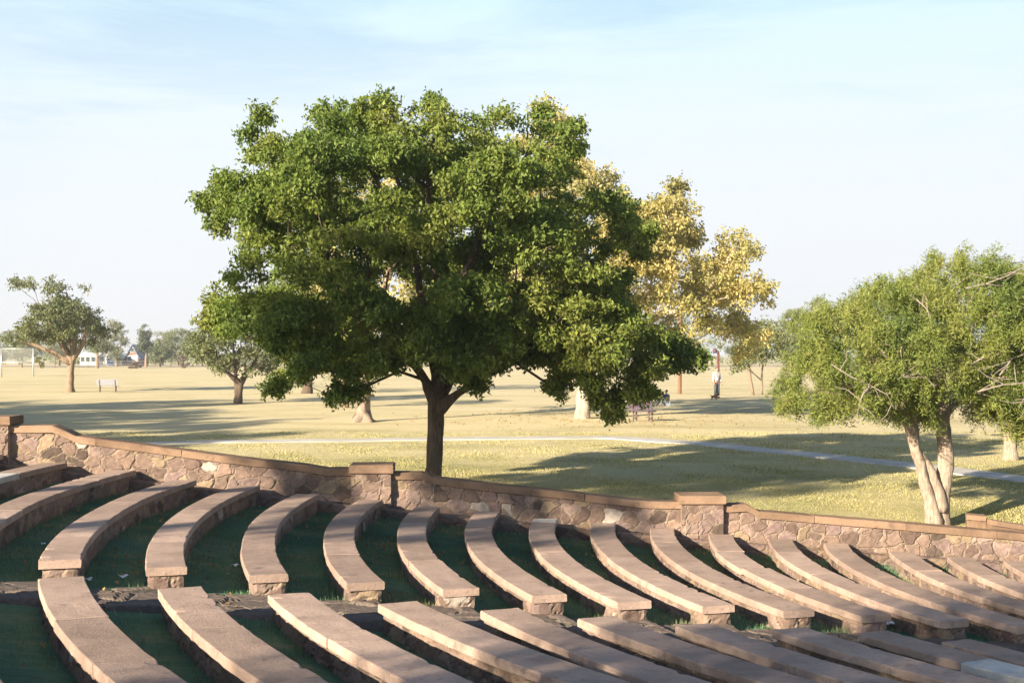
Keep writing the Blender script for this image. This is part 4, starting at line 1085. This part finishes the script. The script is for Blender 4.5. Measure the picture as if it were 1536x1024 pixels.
p = on_lawn(1019.5, 590.5)
r = tag(empty('utility_pole', tuple(p)), 'sunlit orange-brown timber pole standing left of the person with the dog', 'pole')
mb = MB(); mb.tube([(0, 0, -.3), (0, 0, .3), (.03, 0, 4), (.05, 0, 6.6)], [.14, .135, .125, .11], 12); mb.build('shaft', M['pole'], r, True)
mb = MB(); mb.box((.05, -.1, 6.2), (1.5, .09, .11), 0, .01); mb.build('crossarm', M['pole'], r)
p = on_lawn(1077.5, 593)
r = tag(empty('lamp_post', tuple(p)), 'dark red lamp post rising behind the person in the pale jacket', 'lamp post')
mb = MB(); mb.tube([(0, 0, -.3), (0, 0, .4), (0, 0, 2.9)], [.10, .085, .075], 12); mb.build('shaft', M['pole_dark'], r, True)
mb = MB(); mb.tube([(0, 0, 2.88), (0, 0, 2.95), (-.22, -.1, 3.02)], [.04, .035, .03], 8); mb.build('arm', M['pole_dark'], r, True)
mb = MB(); mb.tube([(-.25, -.11, 2.82), (-.25, -.11, 2.98), (-.25, -.11, 3.10), (-.25, -.11, 3.16)], [.13, .16, .12, .03], 12); mb.build('lamp_head', M['iron'], r, True)

# white tubular sports frame with a netting panel
p = on_lawn(26, 565)
fw, fh = 48 * p[1] / F, 43 * p[1] / F
r = tag(empty('sports_frame', tuple(p)), 'pale tubular sports frame with a mesh panel on the dry field', 'sports frame')
for x in (-fw / 2, fw / 2):
    mb = MB(); mb.tube([(x, 0, -.2), (x, 0, fh)], [.09, .085], 10); mb.build('post', M['grey_metal'], r, True)
mb = MB(); mb.tube([(-fw / 2 + .08, 0, fh - .05), (fw / 2 - .08, 0, fh - .05)], .045, 8); mb.build('top_rail', M['grey_metal'], r, True)
mb = MB(); mb.tube([(-fw / 2 + .08, 0, fh * .5), (fw / 2 - .08, 0, fh * .5)], .06, 8); mb.build('lower_rail', M['grey_metal'], r, True)
mb = MB()
for i in range(30): mb.box((-fw / 2 + fw * (i + .5) / 30, 0, fh * .745), (.011, .01, fh * .45))
for i in range(13): mb.box((0, .013, fh * .53 + fh * .43 * i / 12), (fw - .2, .008, .010))
mb.build('mesh_panel', M['grey_metal'], r)

# houses across the field
def house(name, label, x0, x1, yeave, yridge, Y, wall, roof, gable_front, extras):
    zb = float(lawn_z(Y)); m = Y / F
    base = np.array([((x0 + x1) / 2 - CX0) * m, Y, zb]); w = (x1 - x0) * m; D = 8.0
    he = CZ - (yeave - HZ) * m - zb; hr = CZ - (yridge - HZ) * m - zb
    r = tag(empty(name, tuple(base)), label, 'house', 'houses across the field')
    hw = w / 2
    mb = MB()
    if gable_front:
        V = [(-hw, 0, -.4), (hw, 0, -.4), (hw, 0, he), (0, 0, hr), (-hw, 0, he), (-hw, D, -.4), (hw, D, -.4), (hw, D, he), (0, D, hr), (-hw, D, he)]
        mb.add(V, [(1, 6, 7, 2), (5, 0, 4, 9), (0, 1, 2, 4), (6, 5, 9, 7), (0, 0, 0, 0)][:4], [(4, 2, 3), (7, 9, 8)])
    else:
        V = [(-hw, 0, -.4), (hw, 0, -.4), (hw, 0, he), (-hw, 0, he), (-hw, D, -.4), (hw, D, -.4), (hw, D, he), (-hw, D, he), (-hw, D / 2, hr), (hw, D / 2, hr)]
        mb.add(V, [(0, 1, 2, 3), (5, 4, 7, 6), (1, 5, 6, 2), (4, 0, 3, 7)], [(2, 6, 9), (7, 3, 8)])
    mb.build('wall', wall, r)
    mb = MB(); o = .35; t = .16
    if gable_front:
        for s in (-1, 1):
            a = np.array([0, 0, hr + .05]); b = np.array([s * (hw + o), 0, he - o * (hr - he) / hw + .05])
            P = [a + [0, -o, 0], b + [0, -o, 0], b + [0, D + o, 0], a + [0, D + o, 0]]
            P = P + [q + np.array([0, 0, t]) for q in P]
            mb.add(P, [(0, 1, 2, 3), (4, 7, 6, 5), (0, 4, 5, 1), (1, 5, 6, 2), (2, 6, 7, 3), (3, 7, 4, 0)])
    else:
        for s in (-1, 1):
            a = np.array([0, D / 2, hr + .05]); b = np.array([0, D / 2 + s * (D / 2 + o), he - o * (hr - he) / (D / 2) + .05])
            P = [a + [-hw - o, 0, 0], a + [hw + o, 0, 0], b + [hw + o, 0, 0], b + [-hw - o, 0, 0]]
            P = P + [q + np.array([0, 0, t]) for q in P]
            mb.add(P, [(0, 1, 2, 3), (4, 7, 6, 5), (0, 4, 5, 1), (1, 5, 6, 2), (2, 6, 7, 3), (3, 7, 4, 0)])
    mb.build('roof', roof, r)
    for (nm, fx, fz0, fz1, ww, mat) in extras:
        fr = MB(); fr.box((fx * hw, -.05, (fz0 + fz1) / 2), (ww + .2, .12, fz1 - fz0 + .2), 0, .02); f = fr.build(nm, M['white'], r)
        g = MB(); g.box((fx * hw, -.12, (fz0 + fz1) / 2), (ww, .06, fz1 - fz0)); g.build('pane' if nm == 'window' else 'panel', mat, f)
    return r
house('white_house', 'low white house with a pale gabled roof and a blue door across the field', 146, 173, 537, 525, 285, M['white'], M['roof_pale'], True, [('window', -.5, .9, 2.0, .9, M['glass_dark']), ('door', .45, .1, 2.2, 1.5, M['blue_door']), ('window', 0, 2.6, 3.2, .6, M['glass_dark'])])
house('cream_house', 'long cream house wing with a row of windows left of the white house', 120, 146.5, 535, 530, 292, M['house_cream'], M['roof_pale'], False, [('window', -.7, .9, 2.0, .8, M['glass_dark']), ('window', -.1, .9, 2.0, .8, M['glass_dark']), ('window', .5, .9, 2.0, .8, M['glass_dark'])])
house('blue_roofed_house', 'tall house with a blue-grey gabled roof and brown gable by the pine', 189, 208, 535, 518, 290, M['house_red'], M['roof_blue'], True, [('window', 0, 3.0, 3.8, .7, M['glass_dark']), ('window', -.4, .9, 2.0, .8, M['glass_dark']), ('door', .4, .1, 2.1, 1.0, M['white'])])
# post and rail fence at the far edge of the field
r = tag(empty('field_fence', (0, 258, float(lawn_z(258)))), 'low post and wire fence along the far edge of the field', 'fence')
for i, x in enumerate(np.arange(-98, -58, 3.2)):
    mb = MB(); mb.tube([(x, 0, -.2), (x, 0, 1.15)], .06, 6); mb.build('post', M['bark_tan'], r)
for z in (.55, 1.05):
    mb = MB(); mb.tube([(-98, 0, z), (-78, 0, z + .02), (-61.2, 0, z)], .03, 5); mb.build('wire', M['grey_metal'], r)

# ------------------------------------------------------------------ people and the dog
def skin(name, joints, edges, mats_, parent=None, sub=2, root=0):
    me = bpy.data.meshes.new(name)
    me.from_pydata([j[:3] for j in joints], edges, [])
    o = bpy.data.objects.new(name, me); COL.objects.link(o)
    if parent: o.parent = parent
    md = o.modifiers.new('skin', 'SKIN'); md.use_smooth_shade = True
    lay = me.skin_vertices[0] if me.skin_vertices else None
    if lay is None:
        me.attributes.new  # older layers are made by the modifier
    for i, j in enumerate(joints):
        rr = j[3] if len(j) < 5 else None
        me.skin_vertices[0].data[i].radius = (j[3], j[4] if len(j) > 4 else j[3])
        me.skin_vertices[0].data[i].use_root = (i == root)
    s = o.modifiers.new('sub', 'SUBSURF'); s.levels = sub; s.render_levels = sub
    me.materials.append(mats_)
    return o
def bake(o):
    dg = bpy.context.evaluated_depsgraph_get()
    me = bpy.data.meshes.new_from_object(o.evaluated_get(dg)); old = o.data
    o.modifiers.clear(); o.data = me
    return o
M['skin'] = mat_plain('skin', (.42, .26, .19), .6)
M['jacket'] = mat_plain('pale_grey_jacket', (.62, .58, .56), .9)
M['trousers'] = mat_plain('dark_grey_trousers', (.075, .085, .095), .9)
M['hair'] = mat_plain('dark_brown_hair', (.055, .03, .025), .8)
M['navy'] = mat_plain('navy_cloth', (.025, .035, .12), .9)
M['denim'] = mat_plain('pale_denim', (.24, .28, .36), .9)
M['shoe'] = mat_plain('dark_shoe', (.04, .035, .035), .7)
M['fur'] = mat_noise('dark_brown_fur', [(.3, (.03, .02, .015)), (.7, (.08, .05, .035))], 18, 60, .6, .01)
def hand(J, E, wrist, d, side):
    """palm and five fingers at the end of an arm; d is the arm direction"""
    d = np.array(d) / np.linalg.norm(d); s = np.array(side) / np.linalg.norm(side)
    w = np.array(J[wrist][:3])
    J.append((*(w + d * .055), .032, .02)); pi = len(J) - 1; E.append((wrist, pi))
    for k, (o, L) in enumerate(((-.03, .07), (-.01, .08), (.01, .078), (.03, .06))):
        a = w + d * .095 + s * o; b = a + d * L * .6 + np.array([0, .012, 0]); c = a + d * L + np.array([0, .03, 0])
        i = len(J); J += [(*a, .010), (*b, .009), (*c, .008)]; E += [(pi, i), (i, i + 1), (i + 1, i + 2)]
    a = w + d * .04 - s * .04; b = a + d * .035 - s * .012
    i = len(J); J += [(*a, .011), (*b, .009)]; E += [(pi, i), (i, i + 1)]
def standing(label, base, rz, S=1.0):
    r = tag(empty('person', tuple(base), rz), label, 'person')
    r.scale = (S, S, S)
    J = [(0, 0, .95, .15, .11), (0, 0, 1.12, .14, .10), (0, .0, 1.33, .17, .115), (0, 0, 1.46, .075, .07), (0, -.01, 1.54, .055, .055), (0, -.025, 1.63, .085, .095), (0, -.015, 1.72, .075, .085)]
    E = [(0, 1), (1, 2), (2, 3), (3, 4), (4, 5), (5, 6)]
    for s in (-1, 1):
        i = len(J); J += [(s * .19, 0, 1.42, .06), (s * .25, .02, 1.15, .045), (s * .23, -.10 if s > 0 else -.02, .93, .035), (s * .23, -.16 if s > 0 else -.04, .87, .03)]
        E += [(2, i), (i, i + 1), (i + 1, i + 2), (i + 2, i + 3)]; hand(J, E, i + 3, (0, -.3, -1), (1, 0, 0))
        i = len(J); J += [(s * .095, 0, .86, .095), (s * .10, -.01, .50, .065), (s * .10, .02, .11, .042), (s * .11, -.12, .05, .04)]
        E += [(0, i), (i, i + 1), (i + 1, i + 2), (i + 2, i + 3)]
    # nose, ears
    i = len(J); J += [(0, -.12, 1.62, .014), (.085, -.02, 1.62, .018), (-.085, -.02, 1.62, .018)]; E += [(5, i), (5, i + 1), (5, i + 2)]
    skin('body', J, E, M['skin'], r)
    J = [(0, 0, .93, .185, .14), (0, 0, 1.12, .17, .13), (0, 0, 1.34, .20, .14), (0, 0, 1.475, .085, .08)]; E = [(0, 1), (1, 2), (2, 3)]
    for s in (-1, 1):
        i = len(J); J += [(s * .20, 0, 1.42, .075), (s * .26, .02, 1.15, .062), (s * .24, -.09 if s > 0 else -.015, .95, .052)]; E += [(2, i), (i, i + 1), (i + 1, i + 2)]
    skin('jacket', J, E, M['jacket'], r)
    J = [(0, 0, .95, .16, .125)]; E = []
    for s in (-1, 1):
        i = len(J); J += [(s * .095, 0, .85, .11), (s * .10, -.01, .50, .082), (s * .10, .02, .10, .066)]; E += [(0, i), (i, i + 1), (i + 1, i + 2)]
    skin('trousers', J, E, M['trousers'], r)
    for s in (-1, 1):
        skin('shoe', [(s * .10, .05, .05, .05), (s * .105, -.05, .045, .05), (s * .11, -.15, .035, .04)], [(0, 1), (1, 2)], M['shoe'], r)
    skin('hair', [(0, .03, 1.58, .06), (0, .03, 1.67, .098), (0, -.015, 1.755, .075)], [(0, 1), (1, 2)], M['hair'], r)
    fc = MB()
    for s in (-1, 1): fc.box((s * .034, -.115, 1.645), (.024, .012, .012), 0, .004)
    fc.build('eyes', M['hair'], r)
    return r
pp_ = on_lawn(1075, 597)
standing('person in pale grey jacket and dark trousers standing on the lawn', pp_, math.radians(35), 1.12)
p = on_lawn(1001, 608.5)
r = tag(empty('person', tuple(p), math.radians(-60)), 'person in navy top sitting on the grass beyond the purple bench', 'person')
J = [(0, 0, .14, .15, .12), (0, -.02, .34, .13, .10), (0, -.05, .55, .16, .11), (0, -.06, .66, .06), (0, -.07, .72, .05), (0, -.09, .80, .08), (0, -.08, .87, .07)]
E = [(i, i + 1) for i in range(6)]
for s in (-1, 1):
    i = len(J); J += [(s * .18, -.06, .60, .055), (s * .22, -.20, .42, .042), (s * .12, -.36, .44, .034)]; E += [(2, i), (i, i + 1), (i + 1, i + 2)]; hand(J, E, i + 2, (0, -1, .1), (1, 0, 0))
    i = len(J); J += [(s * .1, -.08, .14, .09), (s * .14, -.40, .42, .065), (s * .12, -.58, .08, .045), (s * .12, -.70, .04, .038)]; E += [(0, i), (i, i + 1), (i + 1, i + 2), (i + 2, i + 3)]
skin('body', J, E, M['skin'], r)
J = [(0, 0, .16, .165, .14), (0, -.02, .34, .15, .12), (0, -.05, .56, .18, .125), (0, -.06, .66, .075)]; E = [(0, 1), (1, 2), (2, 3)]
for s in (-1, 1):
    i = len(J); J += [(s * .19, -.06, .60, .07), (s * .23, -.20, .42, .056), (s * .14, -.33, .435, .045)]; E += [(2, i), (i, i + 1), (i + 1, i + 2)]
skin('jumper', J, E, M['navy'], r)
J = [(0, 0, .14, .155, .13)]; E = []
for s in (-1, 1):
    i = len(J); J += [(s * .1, -.08, .14, .105), (s * .14, -.40, .42, .08), (s * .12, -.57, .10, .06)]; E += [(0, i), (i, i + 1), (i + 1, i + 2)]
skin('jeans', J, E, M['denim'], r)
skin('hair', [(0, -.03, .76, .06), (0, -.05, .83, .09), (0, -.085, .90, .07)], [(0, 1), (1, 2)], M['hair'], r)
p = on_lawn(1071, 599.5)
r = tag(empty('dog', tuple(p), math.radians(10)), 'small dark brown dog standing at the feet of the person in the pale jacket', 'dog')
J = [(-.14, 0, .21, .06, .07), (0, 0, .20, .06, .075), (.13, 0, .215, .065, .08), (.20, 0, .28, .045), (.25, 0, .34, .05), (.31, 0, .325, .03), (.35, 0, .315, .02), (-.20, 0, .25, .018), (-.26, 0, .31, .012)]
E = [(0, 1), (1, 2), (2, 3), (3, 4), (4, 5), (5, 6), (0, 7), (7, 8)]
for s in (-1, 1):
    i = len(J); J += [(-.14, s * .05, .16, .04), (-.10, s * .055, .12, .026), (-.16, s * .055, .07, .016), (-.15, s * .055, .015, .016), (-.125, s * .055, .008, .016)]; E += [(0, i), (i, i + 1), (i + 1, i + 2), (i + 2, i + 3), (i + 3, i + 4)]
    i = len(J); J += [(.13, s * .05, .15, .032), (.125, s * .05, .08, .018), (.13, s * .05, .015, .016), (.155, s * .05, .008, .016)]; E += [(2, i), (i, i + 1), (i + 1, i + 2), (i + 2, i + 3)]
    i = len(J); J += [(.235, s * .035, .385, .018), (.23, s * .045, .41, .008)]; E += [(4, i), (i, i + 1)]
skin('body', J, E, M['fur'], r, root=1)

# ------------------------------------------------------------------ litter on the terraces
M['paper'] = mat_plain('white_paper', (.78, .80, .82), .7, var=.05)
M['dryleaf'] = mat_plain('orange_leaf', (.52, .25, .07), .7)
def scrap(name, label, cat, x, y, dz_k, mat, size, grp=None):
    # lies on the turf seen at this pixel
    Ys = np.arange(9, 27, .01); X = (x - CX0) * Ys / F; Z = CZ - (y - HZ) * Ys / F
    i = int(np.argmax(Z < bowl_z(X, Ys) + .03)); q = np.array([X[i], Ys[i], float(bowl_z(X[i], Ys[i]))])
    n = 6
    a, b = np.meshgrid(np.linspace(-.5, .5, n), np.linspace(-.5, .5, n))
    z = .35 * np.sin(a * 5 + x) * np.cos(b * 4 + y) + .35
    V = np.c_[a.ravel() * size, b.ravel() * size * .8, z.ravel() * size * .6 + .05]
    i = np.arange(n - 1)[:, None] * n + np.arange(n - 1)[None]
    o = mesh(name, V, np.stack([i, i + 1, i + n + 1, i + n], -1).reshape(-1, 4), mat=mat)
    o.location = q; o.rotation_euler = (0, 0, x)
    sl = o.modifiers.new('thick', 'SOLIDIFY'); sl.thickness = .004
    tag(o, label, cat, grp)
for (x, y, s, l) in ((65, 818, .06, 'tiny white paper scrap in the shade beside the far left bench'), (1105, 861, .11, 'white paper scrap under the bench right of the right-hand pillar'), (1334, 938, .12, 'pale paper scrap at the foot of a shaded bench end at the lower right'),
                     (132, 872, .09, 'white paper scrap by the inner edge of the far left front bench'), (353, 851, .10, 'pale scrap on the turf left of the short sharply curving bench'), (185, 868, .10, 'pale flat scrap on the turf beside the far left aisle end')):
    scrap('paper_scrap', l, 'paper scrap', x, y, 0, M['paper'], s, 'paper scraps on the turf')
scrap('fallen_leaf_litter', 'small patch of orange fallen leaves beside the notched bench row', 'leaf', 1181, 853, 0, M['dryleaf'], .16)

# ------------------------------------------------------------------ fallen leaves
def litter(name, P, size, mat):
    n = len(P); V, Q = leaves(P, np.full(n, .01), 1, size, 0, (1, 1, .1), .6, 2.5)
    return tag(mesh(name, V, Q, mat=mat), kind='stuff')
L_FALL = mat_leaf('fallen_leaf', (.20, .13, .05), (.33, .22, .09), (.42, .32, .14), 2.0, .1)
n = 2600
Y = 9.5 + 16.2 * np.sqrt(RNG.random(n)); X = RNG.uniform(-.45, .45, n) * Y
wgt = np.sin(X * 1.3 + 2 * np.sin(Y * .8)) + RNG.normal(size=n) * .7
Rr = np.hypot(X - CC[0], Y - CC[1]); kk = np.round(k_of(Rr)); onb = np.abs(Rr - (R_of(kk) - W_SLAB / 2)) < .27
kp = ~onb & (wgt > .2)
litter('fallen_leaves', np.c_[X, Y, bowl_z(X, Y) + und(X, Y) + .035][kp], .055, L_FALL)
c = on_lawn(880, 628)
X = c[0] + RNG.normal(size=350) * 4; Y = c[1] + RNG.normal(size=350) * 4
litter('fallen_leaves', np.c_[X, Y, lawn_s(X, Y) + .02], .09, L_FALL)
# ------------------------------------------------------------------ grass
def blades(name, P, h, w, mat, lean=.5):
    n = len(P)
    a = RNG.uniform(0, 2 * np.pi, n); d = np.c_[np.cos(a), np.sin(a), np.zeros(n)]
    b = RNG.uniform(0, 2 * np.pi, n); le = np.c_[np.cos(b), np.sin(b), np.zeros(n)] * (RNG.random(n) * lean)[:, None]
    H = h * RNG.uniform(.4, 1.3, n)
    V = np.stack([P - d * (w / 2)[:, None], P + d * (w / 2)[:, None], P + le * H[:, None] + np.c_[np.zeros((n, 2)), H]], 1)
    V[:, :2, 2] -= .02
    o = mesh(name, V.reshape(-1, 3), T=np.arange(n * 3).reshape(-1, 3), mat=mat)
    return tag(o, kind='stuff')
G_T = mat_leaf('turf_blade', (.06, .14, .085), (.10, .21, .12), (.30, .31, .17), 1.1, .25, (.25, .45, .64))
G_L = mat_leaf('dry_lawn_blade', (.22, .23, .09), (.38, .35, .165), (.51, .45, .245), .22, .3)
n = 260000
Y = 9.5 + 16.4 * np.sqrt(RNG.random(n)) ; X = RNG.uniform(-.46, .46, n) * Y
P = np.c_[X, Y, bowl_z(X, Y) + und(X, Y)]
R = np.hypot(X - CC[0], Y - CC[1]); kf = k_of(R)
thp = np.arctan2(Y - CC[1], X - CC[0]) % (2 * math.pi)
kk = np.round(kf); onb = np.abs(R - (R_of(kk) - W_SLAB / 2)) < .17
ta, tb = np.polyval(thn, kf), np.polyval(ths, kf)
onp = (thp > ta - .012) & (thp < tb + .0)
tuft = np.sin(X * 3.1 + np.sin(Y * 2.3) * 2) * np.sin(Y * 3.7 + np.sin(X * 1.9)) + RNG.normal(size=n) * .5
worn = np.sin(X * 1.7 + 1.5 * np.sin(Y * 1.1)) + np.sin(Y * 2.1 + 2 * np.sin(X * .9)) + RNG.normal(size=n) * .45
keep = ~onb & ~onp & (Y < wall_y(X) - .35) & (worn > -1.05)
nearp = (thp > ta - .05) & (thp < ta) & (np.abs(R - R_of(kk) + W_SLAB / 2) < .5)
hugs = np.abs(R - (R_of(kk) - W_SLAB / 2)) < .29
hh = .045 + .02 * np.clip(tuft, -1, 1.5) + .06 * nearp * RNG.random(n) + .07 * hugs * (RNG.random(n) < .35) * RNG.random(n)
blades('terrace_grass', P[keep], hh[keep], np.full(keep.sum(), .009), G_T)
n = 170000
Y = 26.5 + 26 * RNG.random(n) ** 1.7; X = RNG.uniform(-.42, .42, n) * Y
keep = (Y > wall_y(X) + .5)
dp = np.min([np.hypot(X - q[0], Y - q[1]) for q in (lambda a: [a[0] + (a[1] - a[0]) * t for t in np.linspace(0, 1, 2)])(np.array([[999., 999.], [999., 999.]]))], axis=0)
pv = np.array(pp); s_ = np.linspace(0, 1, 240); tt = np.r_[0, np.cumsum(np.linalg.norm(np.diff(pv, axis=0), axis=1))]
PC = np.c_[np.interp(s_ * tt[-1], tt, pv[:, 0]), np.interp(s_ * tt[-1], tt, pv[:, 1])]
yp = np.interp(X, PC[:, 0], PC[:, 1])
keep &= np.abs(Y - yp) > 1.2
P = np.c_[X, Y, lawn_s(X, Y)]
blades('lawn_grass', P[keep], np.full(keep.sum(), .035), (.012 + .0006 * Y)[keep], G_L, 1.2)

# ------------------------------------------------------------------ thin summer haze
hm = bpy.data.materials.new('haze_air'); hm.use_nodes = True
hn = hm.node_tree; hn.nodes.remove(hn.nodes['Principled BSDF'])
pv_ = hn.nodes.new('ShaderNodeVolumePrincipled'); pv_.inputs['Color'].default_value = (.86, .90, .96, 1); pv_.inputs['Density'].default_value = .0005; pv_.inputs['Anisotropy'].default_value = .2
hn.links.new(pv_.outputs[0], hn.nodes['Material Output'].inputs['Volume'])
hb = MB(); hb.box((0, 0, 6), (13000, 13000, 28)); tag(hb.build('haze', hm), kind='stuff')
